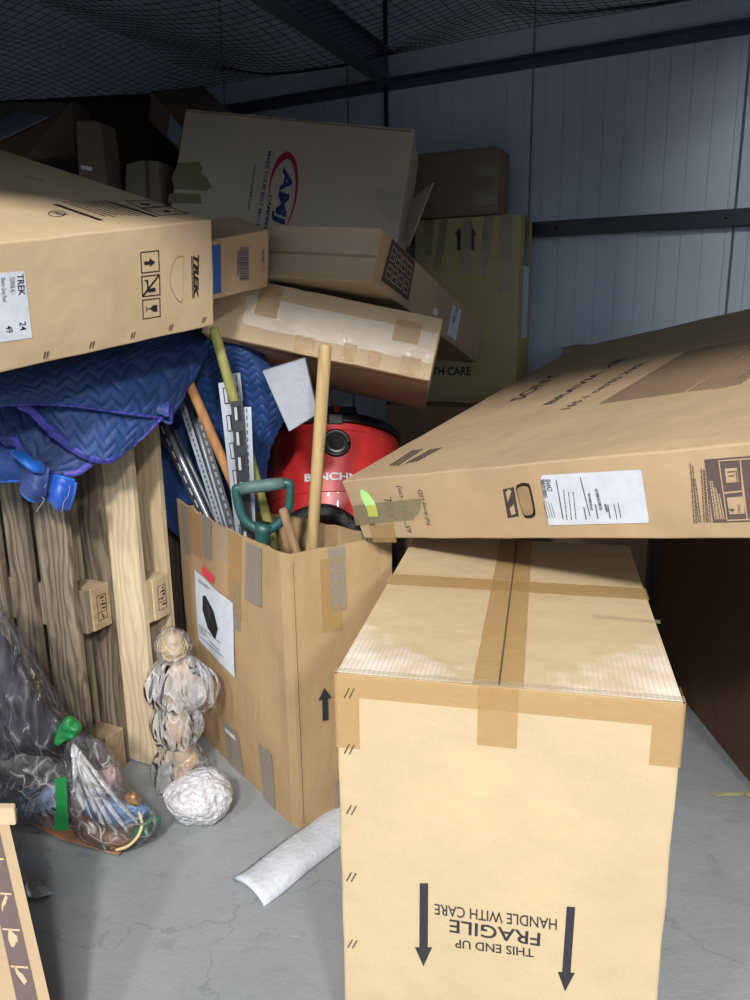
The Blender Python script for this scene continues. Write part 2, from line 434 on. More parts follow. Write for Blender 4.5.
# conduit on the wall, angle strip under the roof, net, beam
cp = tube('wall_conduit', [W(-.994, .012, .0), W(-.994, .012, 3.5)], .011, plain((22, 24, 28), .5), None, 12)
setp(cp, 'thin black vertical pipe running up the back wall above the large moving box', 'pipe')
ANG = plain((62, 74, 92), .5)
st_ = wbox('trim_back', (-4.3, .0, 2.585), (2.45, .012, 2.625), ANG); setp(st_, kind='structure')
st2 = wbox('trim_back.001', (-4.3, .0, 2.625), (2.45, .05, 2.633), ANG); setp(st2, kind='structure')
bmn = empty('roof_beam', W(-.96, .1, 2.6), label='grey-blue steel roof beam running from the back wall towards the viewer', cat='beam')
bm = bmesh.new()
bmat = plain((74, 86, 102), .5)
q0, q1 = (-.96, .07), (-.77, 3.38)
def bsec(w, h, z0_, nm):
    p = []
    for (a_, b_) in (q0, q1):
        zz = 2.60 + (b_ * .012) + z0_
        p += [W(a_ - w / 2, b_, zz), W(a_ + w / 2, b_, zz), W(a_ + w / 2, b_, zz + h), W(a_ - w / 2, b_, zz + h)]
    o = mk(nm, p, [(0, 1, 2, 3), (7, 6, 5, 4), (0, 4, 5, 1), (1, 5, 6, 2), (2, 6, 7, 3), (3, 7, 4, 0)], bmat, bmn, world=True); fixn(o); return o
bsec(.085, .008, 0, 'lower_flange'); bsec(.008, .12, .008, 'web'); bsec(.085, .008, .128, 'upper_flange')
tube('bracket_bolt', [W(-.955, .3, 2.585), W(-.955, .3, 2.6)], .011, bmat, bmn, 6)

def sag(a_, b_):
    s1 = noise.noise(Vector((a_ * .9, b_ * .9, 1.7))) * .07 + noise.noise(Vector((a_ * 3, b_ * 3, 4.4))) * .018
    s2 = -.09 * abs(math.sin(a_ * 1.9 + .6)) * min(1, b_ / .4)
    return 2.745 + s1 * min(1, b_ / .3) + s2
NETM = plain((14, 18, 24), .7)
vs = []; fs = []
def netwire(pts, r=.0016):
    global vs, fs
    for i in range(len(pts)):
        t = (pts[min(i + 1, len(pts) - 1)] - pts[max(0, i - 1)]).normalized()
        x = t.cross(Vector((0, 0, 1))).normalized(); y = x.cross(t)
        b0 = len(vs); vs += [pts[i] + x * r, pts[i] - x * r * .5 + y * r * .87, pts[i] - x * r * .5 - y * r * .87]
        if i:
            for k in range(3): fs.append((b0 - 3 + k, b0 - 3 + (k + 1) % 3, b0 + (k + 1) % 3, b0 + k))
def npt(i, j):
    a_ = -4.3 + i * .047; b_ = .03 + j * .047
    w = noise.noise_vector(Vector((a_ * 1.3, b_ * 1.3, 9))) * .05 + noise.noise_vector(Vector((a_ * 7, b_ * 7, 2))) * .007
    a2 = a_ + w.x * min(1, b_ / .3); b2 = b_ + w.y * min(1, b_ / .3)
    return W(a2, b2, sag(a2, b2))
NI, NJ = 143, 70
for i in range(NI): netwire([npt(i, j) for j in range(NJ)])
for j in range(NJ): netwire([npt(i, j) for i in range(NI)])
nt_ = mk('ceiling_net', vs, fs, NETM, None, True)
setp(nt_, 'dark sagging mesh net stretched overhead below the roof', 'net')

# ------------------------------------------------------------------ cartons
K1 = cardboard((186, 166, 132)); K2 = cardboard((174, 148, 114)); K3 = cardboard((184, 162, 130)); K4 = cardboard((166, 144, 114), flute=(0, 1, 0))
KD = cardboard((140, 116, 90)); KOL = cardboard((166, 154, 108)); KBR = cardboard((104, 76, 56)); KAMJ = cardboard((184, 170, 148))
KTV = cardboard((182, 156, 122), flute=(0, 1, 0)); KTR = cardboard((190, 166, 132), flute=(0, 0, 1))

# the big upside-down box in front
F = Carton('moving_box', (.3127, 1.6657, .4399), (0, 0, -.2155), (.6043, .898, .8799), 'large tan box nearest the viewer, taped on top, printed THIS END UP FRAGILE upside down', 'box', K1, wob=.004, seed=3, bev=.006)
dx, dy, dz = F.d
# two closing flaps with a gap between; the board is rubbed pale and shiny towards the front corners
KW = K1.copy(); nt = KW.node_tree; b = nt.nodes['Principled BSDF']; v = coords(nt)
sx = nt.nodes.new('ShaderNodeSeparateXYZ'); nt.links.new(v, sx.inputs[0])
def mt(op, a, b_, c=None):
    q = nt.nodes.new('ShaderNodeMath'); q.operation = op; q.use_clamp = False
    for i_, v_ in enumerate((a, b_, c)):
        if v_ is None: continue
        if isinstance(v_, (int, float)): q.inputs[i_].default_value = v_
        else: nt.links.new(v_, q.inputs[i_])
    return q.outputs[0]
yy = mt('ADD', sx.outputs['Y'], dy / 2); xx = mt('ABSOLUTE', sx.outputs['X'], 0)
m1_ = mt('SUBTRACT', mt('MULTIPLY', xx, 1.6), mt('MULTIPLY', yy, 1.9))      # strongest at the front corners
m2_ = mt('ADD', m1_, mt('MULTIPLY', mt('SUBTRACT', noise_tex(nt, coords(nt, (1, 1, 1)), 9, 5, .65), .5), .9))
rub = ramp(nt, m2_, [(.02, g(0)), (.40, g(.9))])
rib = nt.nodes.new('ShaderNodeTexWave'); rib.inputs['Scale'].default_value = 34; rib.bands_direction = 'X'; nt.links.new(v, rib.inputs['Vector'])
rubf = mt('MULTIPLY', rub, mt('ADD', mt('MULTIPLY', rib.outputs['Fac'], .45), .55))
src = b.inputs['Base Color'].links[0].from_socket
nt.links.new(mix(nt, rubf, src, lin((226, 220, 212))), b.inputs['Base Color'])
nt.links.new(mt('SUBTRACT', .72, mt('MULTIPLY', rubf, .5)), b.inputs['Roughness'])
for sx in (0, 1):
    F.plates('top', [rect(.004 if sx == 0 else dx / 2 + .004, .004, dx / 2 - .002 if sx == 0 else dx - .004, dy - .004)], 'top_flap', KW, .0002, .0026)
F.text('front', 'THIS END UP', (533.5, 948.5), (455, 939), INK, up=(533, 957), bold=.012)
F.text('front', 'FRAGILE', (540.5, 933), (449.5, 919), INK, up=(539.5, 946), bold=.012)
F.text('front', 'HANDLE WITH CARE', (557, 919), (434.5, 903.5), INK, up=(557, 930), bold=.008)
for (x0, y0, x1, y1) in ((424, 883, 423.5, 966), (571, 906.5, 565, 991)):
    A = Vector((x0, y0)); B = Vector((x1, y1)); d_ = (B - A).normalized(); n_ = Vector((-d_.y, d_.x)); H_ = B - d_ * 19
    pts = [A + n_ * 4.2, H_ + n_ * 4.2, H_ + n_ * 8.5, B, H_ - n_ * 8.5, H_ - n_ * 4.2, A - n_ * 4.2]
    F.px('front', [[tuple(p) for p in pts]], 'printed_arrow', INK)
tl = F.strip
TT = .0032
mid = dx / 2 - .005
tl('top', (mid - .002, 0), (mid - .002, dy), .088, 'packing_tape', TAPE_TAN, TT, rag=.03)
F.plates('top', [rect(mid - .0015, .0, mid + .0015, dy)], 'flap_gap', plain((70, 60, 48), .8), TT + .0012, .0003)
ty = F.uv('top', (520, 588))[1]
tl('top', (0.0, ty), (dx, ty), .075, 'packing_tape', TAPE_TAN, TT + .0006, rag=.03)
F.plates('front', [rect(mid - .036, dz - .115, mid + .034, dz)], 'packing_tape', TAPE_TAN, .0012)
F.plates('front', [rect(0, dz - .045, dx, dz)], 'packing_tape', TAPE_TAN, .0006)
F.plates('front', [rect(0, dz - .15, .045, dz - .045)], 'packing_tape', TAPE_TAN, .0006)
F.plates('front', [rect(dx - .05, dz - .12, dx, dz - .045)], 'packing_tape', TAPE_TAN, .0006)
F.plates('right', [rect(0, dz - .12, .06, dz)], 'packing_tape', TAPE_TAN, .0006)
F.plates('left', [rect(dy - .06, dz - .15, dy, dz)], 'packing_tape', TAPE_TAN, .0006)
u1, v1 = F.uv('top', (593, 618)); u2, v2 = F.uv('top', (660, 624))
tl('top', (u1, v1), (u2, v2), .018, 'packing_tape', TAPE_CLEAR, .0045, rag=.3)
F.staples('front', [(350, 692), (350, 748), (352, 809), (352, 876), (353, 943)])
F.strip('top', (.0, .006), (dx, .006), .02, 'packing_tape', TAPE_CLEAR, .004, rag=.3)

# television carton
INKT = plain((112, 92, 76), .8)
T = Carton('television_box', (.8567, 1.9455, 1.2979), (.2710, -.2130, -.8620), (1.5683, 1.2185, .1823), 'long flat television carton lying tilted on top of the fragile box', 'box', KTV, wob=.004, seed=5)
T.text('top', 'SONY', (522, 399.5), (563, 373), INKB, up=(516, 397), bold=.018)
T.text('top', 'BRAVIA XR', (552, 404), (628, 357), INKB, up=(547.5, 402.5), bold=.02)
T.text('top', '165.1 cm/65 X90L', (569, 409), (650, 361), INKB, up=(564.5, 407.5), bold=.01)
T.lines('top', (599, 404.5), (690, 350), (681, 393), 22, INKT, dens=.98, fill=.42, seed=2, solid=True)
T.lines('top', (688, 392), (752, 348), (724, 388), 10, INKT, dens=.96, fill=.42, seed=5, solid=True)
T.lines('top', (729, 387), (752, 369), (739, 385), 4, INKT, dens=.8, fill=.5, seed=6)
T.lines('top', (389, 466), (415, 449), (396, 466), 3, INKB, dens=.9, fill=.6, seed=8)
T.lines('top', (405, 464), (432, 449), (415, 462), 3, INKB, dens=.9, fill=.6, seed=9)
T.text('front', 'SONY', (376, 527), (373, 507), INKB, up=(370, 527), bold=.03)
T.text('front', 'X90L', (397, 520), (391, 497), INKB, up=(390, 521))
T.text('front', '65" (163.9 cm)', (412, 533), (401, 486), INKB, up=(407, 533))
T.text('front', 'Full Array LED', (431, 525), (422, 490), INKB, up=(427, 525))
T.px('front', [[(503, 489), (508, 518), (519, 516), (514, 487)]], 'printed_pictogram', INKB, .0004)
T.px('front', [[(506, 492), (508, 502), (512, 491), (509, 489)], [(510, 508), (512, 515), (516, 513), (514, 504)]], 'pictogram_mark', KTV, .0012)
T.px('front', [[(541, 477), (549, 524.5), (551, 525), (648, 522.5), (649, 520), (641.5, 471), (640, 469.5), (543, 475)]], 'shipping_label', WHITE, .0006, label='large white shipping label')
SL = T
T.text('front', 'CWHS', (553, 491), (550, 479), PAPERINK, up=(548, 491), off=.0014, bold=.03)
for (a_, b_, w_) in (((563, 519), (556, 480), 1), ((590, 516), (580, 477), 1)):
    T.px('front', [[a_, b_, (b_[0] + w_, b_[1]), (a_[0] + w_, a_[1])]], 'label_line', PAPERINK, .0013, .0003)
def barcode(c, f, A, B, Cc, n, mat, seed, name='barcode'):  # bars stacked from A to B, each bar as long as A->Cc
    A, B, Cc = Vector(c.uv(f, A)), Vector(c.uv(f, B)), Vector(c.uv(f, Cc)); rr = random.Random(seed); t = 0; P = []
    while t < 1:
        w = rr.choice((.012, .02, .035)); p = A.lerp(B, t); q = A.lerp(B, min(1, t + w)); e = Cc - A
        P.append([tuple(p), tuple(q), tuple(q + e), tuple(p + e)]); t += w + rr.choice((.014, .022, .03))
    c.plates(f, P, name, mat, .0014, .0003)
barcode(T, 'front', (544.5, 498), (541, 480), (548, 497), 20, PAPERINK, 1)
barcode(T, 'front', (591, 510), (588, 493), (593.5, 510), 20, PAPERINK, 2)
barcode(T, 'front', (600, 510), (595, 489), (603, 509.5), 20, PAPERINK, 3)
barcode(T, 'front', (606.5, 512), (604.5, 504), (608.5, 511.5), 12, PAPERINK, 4)
T.lines('front', (548, 518), (543, 500), (555, 517), 4, PAPERINK, fill=.25, off=.0013, seed=11)
T.lines('front', (567, 520), (563, 485), (576, 519), 3, PAPERINK, fill=.2, off=.0013, seed=12)
T.lines('front', (586, 519), (583, 504), (610, 518), 3, PAPERINK, fill=.1, off=.0013, seed=13)
T.lines('front', (617, 519), (613, 499), (621, 518), 2, PAPERINK, fill=.2, off=.0013, seed=14)
for k, (a_, b_) in enumerate((((694, 523), (690, 462)), ((698.5, 522), (692, 475)), ((704, 522), (701, 468)), ((708, 522), (704, 470)))):
    T.lines('front', a_, b_, (a_[0] + 2.2, a_[1]), 2, INKP, fill=.45, off=.0008, seed=20 + k, dens=.9)
T.px('front', [[(713.5, 522.5), (704.5, 459.5), (760, 455), (760, 521)]], 'printed_panel', INKP, .0004)
T.px('front', [[(727, 520.5), (718.5, 460), (719.5, 460), (728, 520.5)], [(719, 460), (760, 457), (760, 458.2), (719, 461.2)], [(723.8, 492), (743, 490), (743.2, 491.5), (724, 493.5)], [(727, 519.5), (760, 518), (760, 519.2), (727, 520.8)], [(742.5, 491), (747, 519), (748, 519), (741, 460), (740, 460)]], 'panel_line', KTV, .0011)
T.px('front', [[(725, 468.5), (737, 467.5), (739, 481.5), (727, 482.5)]], 'panel_window', KTV, .0011)
T.px('front', [[(727, 497.5), (744, 496), (745, 513), (730, 514)]], 'panel_window', KTV, .0011)
T.text('front', '4', (735, 512), (734.5, 508), INKP, up=(730, 512), off=.0019, bold=.05)
T.text('front', 'MAX', (741.5, 512), (740.5, 504), INKP, up=(738.5, 512), off=.0019)
T.px('front', [[(729, 476), (735, 475.5), (735, 474.5), (729, 475)], [(728, 472), (735, 471.5), (735, 470.5), (728, 471)], [(736, 469.5), (737.5, 481), (738.3, 481), (736.8, 469.5)]], 'pictogram_mark', INKP, .0019)
for k, x in enumerate((717, 720.5, 724)):
    T.lines('front', (x - 2, 519), (x - 7.5, 480 + k * 6), (x, 519), 2, KTV, fill=.6, off=.0011, seed=30 + k, dens=.95)
# hand hole: a dark slot with the clear cup behind it
hc = [T.uv('front', p) for p in ((516.5, 489), (520, 483.5), (526, 483), (530.5, 486.5), (535.5, 511), (534, 516.5), (529, 518), (523.5, 514.5))]
hp = [tuple(q.to_2d()) for q in smoothline([Vector((p[0], p[1], 0)) for p in hc], 5, True)]
T.plates('front', [hp], 'hand_hole', plain((18, 15, 13), .8), .0006)
cc = Vector((sum(p[0] for p in hp) / len(hp) - .010, sum(p[1] for p in hp) / len(hp)))
T.plates('front', [[tuple(cc + (Vector(p) - cc) * .82) for p in hp]], 'hand_hole_flap', plain((150, 126, 92), .5), .0013)
T.px('front', [[(353, 505), (420, 498), (421.5, 500), (421, 508), (414, 519), (356, 525)]], 'packing_tape', tape_mat((150, 142, 112), .45, .16), .0022)
T.px('front', [[(369, 525), (394, 523), (397, 542), (374, 542)]], 'packing_tape', TAPE_TAN, .0016)
T.px('front', [[(361, 490.5), (363, 489), (368, 492), (375, 501), (376.5, 506), (367, 507), (362, 497)]], 'sticker', plain((190, 240, 150), .5), .003, label='pale green sticker')
T.px('front', [[(367, 505), (376.5, 504), (379, 516), (369.5, 516)]], 'sticker', plain((188, 196, 92), .4), .0031, label='olive green sticker')

# bicycle carton
B = Carton('bicycle_box', (-1.2704, 2.3107, 1.7608), (.2798, -.1559, .8163), (.88, 1.5, .285), 'big bicycle carton printed TREK lying on the blue blankets at upper left', 'box', KTR, wob=.004, seed=8)
BLK = plain((22, 22, 24), .6)
B.text('front', 'TREK', (194, 254.5), (193.5, 299.5), BLK, up=(198.8, 254.5), bold=.05, shear=.3)
B.lines('front', (191, 256), (191.8, 299), (191.2, 256), 2, BLK, dens=.98, fill=.0, seed=3) if False else None
B.lines('front', (190.8, 256), (192, 299), (192.3, 256), 2, BLK, dens=.98, fill=.55, seed=3)
sq = [((140, 252), (158.7, 250), (159.5, 271.3), (141, 273.5)), ((141, 276), (159.7, 274), (160.2, 295), (142, 297)), ((142, 299.7), (160, 297.5), (160.4, 316.5), (142.5, 319.5))]
for q in sq: B.plates('front', frame_polys([B.uv('front', p) for p in q], .09), 'pictogram_frame', BLK)
B.px('front', [[(144, 261.5), (149.3, 261), (149.3, 258), (155, 262), (149.6, 266.8), (149.5, 264.3), (144.2, 265)]], 'printed_arrow', BLK)
B.px('front', [[(142, 295.5), (158.2, 274.5), (159.6, 275.2), (143.2, 296.5)], [(148, 289), (155, 287.5), (155.5, 291), (148.5, 292.5)], [(144.5, 280), (147.8, 279.5), (148.5, 291.5), (147.2, 292), (146.4, 281.5), (144.6, 281.5)]], 'pictogram_mark', BLK)
B.px('front', [[(150, 308.5), (153, 305.2), (156.8, 305), (157, 311.5), (153.8, 311.6), (150.5, 309.5)], [(145.5, 306), (146.1, 306), (146.5, 311.5), (145.9, 311.5)], [(146.2, 308.5), (150.3, 308.3), (150.3, 309), (146.2, 309.2)]], 'pictogram_mark', BLK)
hh = [B.uv('front', p) for p in ((183, 258), (182.8, 280), (182.2, 300), (179, 302), (173.5, 294), (169.8, 283), (171, 270), (175.5, 259), (180, 256.3))]
hp = [tuple(q.to_2d()) for q in smoothline([Vector((p[0], p[1], 0)) for p in hh], 4, True)]
B.plates('front', [hp], 'hand_hole_outline', plain((116, 94, 68), .8), .0004)
cc = Vector((sum(p[0] for p in hp) / len(hp), sum(p[1] for p in hp) / len(hp)))
B.plates('front', [[tuple(cc + (Vector(p) - cc) * .955) for p in hp]], 'hand_hole_flap', KTR, .0012)
B.px('front', [[(-60, 277), (24.5, 271), (32, 337.5), (-60, 351)]], 'shipping_label', WHITE, .0006, label='white shipping label')
B.text('front', 'TREK', (16.5, 274), (18.5, 295.5), BLK, up=(23, 274), off=.0014, bold=.015)
B.text('front', 'TOWNIE AL 1', (9, 277), (10.5, 294), PAPERINK, up=(14, 277), off=.0014)
B.text('front', 'Rivera Grey Pearl', (.5, 278), (2.5, 302), PAPERINK, up=(5, 278), off=.0014)
B.text('front', '24', (19, 322), (19.8, 330.5), BLK, up=(25.5, 321.5), off=.0014, bold=.01)
B.text('front', '49', (5.2, 326), (6, 333), BLK, up=(12, 325.5), off=.0014, bold=.01)
B.staples('front', [(46, 354), (92, 344), (133, 334.5), (171, 326.5), (204, 319)], .009)
def lineq(c, f, a, b, w):
    A, B_ = Vector(c.uv(f, a)), Vector(c.uv(f, b)); n = Vector((-(B_ - A).y, (B_ - A).x)).normalized() * w
    return [tuple(A - n), tuple(B_ - n), tuple(B_ + n), tuple(A + n)]
B.plates('top', [lineq(B, 'top', (55, 204.5), (101, 220.5), .006), lineq(B, 'top', (111, 202.5), (156, 217), .006)], 'printed_bar', BLK)
for k, q in enumerate((((125, 201), (148, 200.5), (170, 206), (140, 208)), ((141, 209), (170, 206.5), (188, 214), (160, 216)))):
    B.plates('top', frame_polys([B.uv('top', p) for p in q], .07), 'pictogram_frame', BLK)
B.px('top', [[(140, 203.5), (151, 204), (149, 205.7), (141, 205)], [(163, 211), (170, 211), (170, 212.5), (164, 212.5)]], 'pictogram_mark', BLK)
B.lines('top', (62, 202), (108, 218), (104, 201), 8, INKB, dens=.9, fill=.3, seed=4)
el = [B.uv('top', (57 + 9 * math.cos(t * PI / 12), 214 + 3 * math.sin(t * PI / 12))) for t in range(24)]
B.plates('top', [[el[i], el[(i + 1) % 24], tuple(Vector(el[(i + 1) % 24]).lerp(Vector(B.uv('top', (57, 214))), .12)), tuple(Vector(el[i]).lerp(Vector(B.uv('top', (57, 214))), .12))] for i in range(24)], 'printed_oval', INKB)
B.text('top', 'TREK', (50, 213), (64, 216), INKB, up=(51, 211), bold=.02, shear=.3)
B.px('top', [[(20, 176.5), (32, 176), (47, 180.5), (38, 181.5)]], 'packing_tape', TAPE_CLEAR)

# stack in the middle
M_ = Carton('long_box', (.0697, 2.8988, 1.5419), (-.2648, .0809, -.4318), (.3706, 1.1542, .1613), 'long brown carton sloping down and back, printed pictogram grid on its side', 'box', K4, wob=.005, seed=11)
M_.plates('front', [rect(0, .072, .3706, .08)], 'flap_seam', KD, .0004)
M_.strip('front', (0, .105), (.37, .105), .05, 'packing_tape', TAPE_CLEAR, .001, rag=.05)
M_.strip('front', (0, .045), (.37, .045), .05, 'packing_tape', TAPE_CLEAR, .001, rag=.05)
M_.px('right', [[(392, 238.5), (415, 262), (408, 301), (381, 280)]], 'printed_panel', INKB)
gq = []
for i in range(2):
    for j in range(4):
        A = Vector((393, 243)).lerp(Vector((413, 264)), (j + .12) / 4); A2 = Vector((393, 243)).lerp(Vector((413, 264)), (j + .88) / 4)
        L0 = Vector((383, 279)).lerp(Vector((407, 298)), (j + .12) / 4); L1 = Vector((383, 279)).lerp(Vector((407, 298)), (j + .88) / 4)
        a_, b_ = (.06 + .48 * i, .44 + .48 * i)
        q = [A.lerp(L0, a_), A2.lerp(L1, a_), A2.lerp(L1, b_), A.lerp(L0, b_)]
        gq += frame_polys([M_.uv('right', tuple(p)) for p in q], .16)
        cq = sum(q, Vector((0, 0))) / 4
        gq.append([M_.uv('right', tuple(cq + Vector(d_))) for d_ in ((-1.6, -2), (.4, -.6), (1.6, 2), (-.2, .8))])
M_.plates('right', gq, 'pictogram_grid', K4, .0012)
M_.px('right', [[(453, 304.5), (461, 310.5), (455.5, 340.5), (447, 334)]], 'shipping_label', WHITE, .0007, label='small white label')
M_.text('right', 'A4 14', (453, 326), (458, 312), BLK, up=(449.5, 322), off=.0014, bold=.03)
M_.px('right', [[(433.5, 307), (438, 310), (436.5, 316), (432, 313)]], 'sticker', WHITE, .0008)
M_.strip('right', (.9, .02), (1.1, .02), .03, 'packing_tape', TAPE_CLEAR)
L_ = Carton('flat_box', Vector((-.2313, 2.7092, 1.4204)) + Euler((-.2752, .2119, -.1019)).to_matrix() @ Vector((.09, 0, 0)), (-.2752, .2119, -.1019), (.7199, .5990, .1966), 'wide flat carton patched with tape, jammed above the red vacuum', 'box', K3, wob=.006, seed=13)
LT = cardboard((214, 198, 170), .35)
L_.px('front', [[(262, 296), (300, 302), (296, 318), (258, 312)]], 'paper_patch', LT, .0005) if False else None
rr = random.Random(9)
L_.strip('front', (.12, .10), (.715, .10), .095, 'packing_tape', tape_mat((232, 222, 206), .3, .14), .0008, rag=.06)  # clear tape tinted whitish to paint in the sheen across the front
for (x0, y0, x1, y1) in ((.15, .09, .22, .19), (.29, .0, .35, .055), (.44, .01, .48, .06), (.52, .01, .56, .055), (.58, .10, .66, .165), (.62, .005, .68, .06)):
    L_.plates('front', [rect(x0, y0, x1, y1)], 'packing_tape', TAPE_TAN, .0015)
L_.strip('bottom', (.12, .57), (.71, .57), .05, 'packing_tape', TAPE_TAN)
Sr = Euler((.3387, -.1860, .7797)).to_matrix(); Sc = Vector((-.5317, 2.4200, 1.7174)) + Sr @ Vector((.0225, -.12, 0))
S_ = Carton('small_box', Sc, (.3387, -.1860, .7797), (.205, .16, .1708), 'small carton with a barcode wedged between the bicycle carton and long carton', 'box', K2, seed=15)
S_.plates('front', [rect(.0, .018, S_.uv('front', (220.5, 260))[0], .155)], 'blue_panel', plain((30, 84, 156), .5))
S_.plates('front', [rect(S_.uv('front', (221.5, 260))[0], .0, S_.uv('front', (222.3, 260))[0], .171)], 'flap_edge', K1)
S_.text('front', 'HUMB 171', (261.5, 250), (261.5, 271), PAPERINK, up=(264.5, 250), bold=.01)
barcode(S_, 'front', (239.5, 247), (239.5, 281), (248.5, 246.5), 30, plain((60, 78, 110), .6), 4)
S_.lines('front', (237.2, 251), (237.2, 279), (238.4, 251), 2, plain((60, 78, 110), .6), fill=.5, seed=5)
_c = Vector((-.3164, 3.5822, 1.9131)) + Euler((-.2834, .1274, -.1568)).to_matrix() @ Vector((0, -.10, 0))
A_ = Carton('moving_box', _c, (-.2834, .1274, -.1568), (.9648, .3, .65), 'large moving carton with a red and blue logo, leaning atop the pile', 'box', KAMJ, wob=.006, seed=17)
BLUE = plain((20, 40, 95), .6); RED = plain((150, 24, 44), .6)
A_.text('front', 'AMJ', (284, 166.5), (274, 224), BLUE, up=(294.5, 168), bold=.035, shear=.12)
A_.text('front', 'CAMPBELL', (269.3, 194.5), (263, 235), BLUE, up=(272.6, 195), bold=.03, shear=.2)
A_.text('front', 'MAKE YOUR BEST MOVE', (268.3, 151), (255.6, 227), BLUE, up=(271.8, 151.6), bold=.02)
A_.text('front', 'amjcampbell.com', (254.2, 165), (247.5, 210), BLUE, up=(257, 165.5), bold=.015)
ro = [(268.5, 197), (270, 180), (274, 166), (280, 156), (287, 151.5), (293, 155), (297, 165), (298.3, 180), (297, 197), (293, 212), (287, 226)]
ri = [(269, 197), (271.3, 182), (275.5, 171), (281.5, 162.5), (287, 159), (291, 161.5), (294, 169), (295.5, 182), (294.6, 197), (291.3, 212), (286.3, 226)]
ro = [tuple(q.to_2d()) for q in smoothline([Vector((a_, b_, 0)) for a_, b_ in ro], 4)]; ri = [tuple(q.to_2d()) for q in smoothline([Vector((a_, b_, 0)) for a_, b_ in ri], 4)]
A_.plates('front', [[A_.uv('front', q) for q in (ro[k], ro[k + 1], ri[k + 1], ri[k])] for k in range(len(ro) - 1)], 'logo_ring', RED)
A_.px('front', [[(178, 163), (199, 162), (203, 168), (201, 173), (207, 178), (212, 187), (207, 191), (175, 189), (172, 178)]], 'packing_tape', TAPE_OLIVE)
A_.px('front', [[(169, 193), (200, 194), (202, 204), (168, 203)]], 'packing_tape', TAPE_OLIVE)
A_.px('front', [[(376, 190), (402, 192), (399, 223), (388, 222), (377, 210)]], 'packing_tape', TAPE_CLEAR)
A_.px('front', [[(186, 110), (412, 131), (412, 132.5), (186, 111.5)]], 'flap_edge', KD, .0004)
# its open side flap
p0, p1 = A_.m @ Vector((.4824 + .004, -.14, .62)), A_.m @ Vector((.4824 + .004, -.14, .0))
fa, fb, fc, fd = at(434, 183, 3.42), at(409, 247, 3.30), at(404, 240, 3.36), at(413, 200, 3.47)
o = mk('side_flap', [fa, fb, fc, fd], [(0, 1, 2, 3)], KAMJ, A_.root, world=True); mod = o.modifiers.new('s', 'SOLIDIFY'); mod.thickness = .005
O_ = Carton('tall_box', (.473, 3.755, 1.5103), (0, 0, -.4325), (.5, .2179, .8348), 'upright olive-brown carton with tape strips and up arrows, marked TH CARE', 'box', KOL, wob=.004, seed=19)
O_.text('front', 'WITH CARE', (420, 375), (471, 375), INK, up=(420, 367), bold=.03)
for x in (458.8, 472.5):
    O_.px('front', [[(x - 2, 250.5), (x - 2, 235), (x - 4, 235), (x, 227), (x + 4, 235), (x + 2, 235), (x + 2, 250.5)]], 'printed_arrow', INK)
for q in (((425, 220), (434, 219.5), (432, 254), (425, 256)), ((441, 220), (448, 219), (444, 250), (439, 272), (433, 271)), ((461, 219), (472, 218), (471, 273), (461, 274)), ((485, 216.5), (494, 216), (490, 255), (484, 277), (476, 275)), ((500, 215), (512, 214), (511, 293), (499, 294))):
    O_.px('front', [q], 'packing_tape', TAPE_OLIVE, .001)
    b0 = Vector(q[-1]).lerp(Vector(q[0]), .0); b1 = Vector(q[-2]); t0 = Vector(q[0]).lerp(b0, .55); t1 = Vector(q[1]).lerp(b1, .55)
    O_.px('front', [[tuple(t0), tuple(t1), tuple(b1), tuple(b0)]], 'packing_tape', TAPE_CLEAR, .0018)
O_.plates('right', [rect(.07, .3, .17, .62)], 'shipping_label', plain((190, 195, 205), .5))
O_.strip('right', (.11, .62), (.11, .83), .09, 'packing_tape', TAPE_OLIVE)
K_ = Carton('small_box', (.405, 3.785, 2.072), (0, 0, -.4325), (.43, .2, .284), 'dark brown carton standing on the olive carton against the wall', 'box', cardboard((124, 108, 88)), wob=.003, seed=20, bev=.015)
K_.px('front', [[(472, 165), (495, 165), (495, 176), (472, 176)]], 'packing_tape', TAPE_OLIVE); K_.px('front', [[(476, 192), (497, 191), (497, 205), (476, 206)]], 'packing_tape', TAPE_OLIVE)
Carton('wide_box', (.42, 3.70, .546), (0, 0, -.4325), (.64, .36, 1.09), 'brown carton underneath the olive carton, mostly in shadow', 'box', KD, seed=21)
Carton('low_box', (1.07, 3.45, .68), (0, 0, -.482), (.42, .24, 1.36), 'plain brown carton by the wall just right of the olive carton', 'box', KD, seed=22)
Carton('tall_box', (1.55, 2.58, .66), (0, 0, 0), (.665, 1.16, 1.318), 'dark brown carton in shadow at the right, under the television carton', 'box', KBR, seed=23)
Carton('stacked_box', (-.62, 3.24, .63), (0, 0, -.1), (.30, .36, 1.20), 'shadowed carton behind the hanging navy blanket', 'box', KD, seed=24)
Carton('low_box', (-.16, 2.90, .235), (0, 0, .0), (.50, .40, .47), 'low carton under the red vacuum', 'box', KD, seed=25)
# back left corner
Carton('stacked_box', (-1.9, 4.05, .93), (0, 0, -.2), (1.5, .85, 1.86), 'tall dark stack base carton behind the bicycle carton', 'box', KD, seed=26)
Q = Carton('wrapped_furniture', (-1.58, 4.24, 2.2), (0, 0, -.12), (1.25, .38, .69), 'bulky item in black wrap at the back left under the net', 'furniture', plain((6, 7, 11), .8, tex=.002), wob=.02, seed=27, body='black_wrap', bev=.03)
def slab(name, pts, ext, mat, label=None, cat=None, parent=None, bev=.003, kind=None):
    P = [Vector(p) for p in pts]; n = len(P); ext = Vector(ext)
    o = mk(name, P + [p + ext for p in P], [tuple(range(n)), tuple(range(2 * n - 1, n - 1, -1))] + [(i, (i + 1) % n, n + (i + 1) % n, n + i) for i in range(n)], mat, parent, world=True)
    fixn(o); bevel(o, bev)
    return setp(o, label, cat, kind=kind)
KS = cardboard((110, 92, 74))
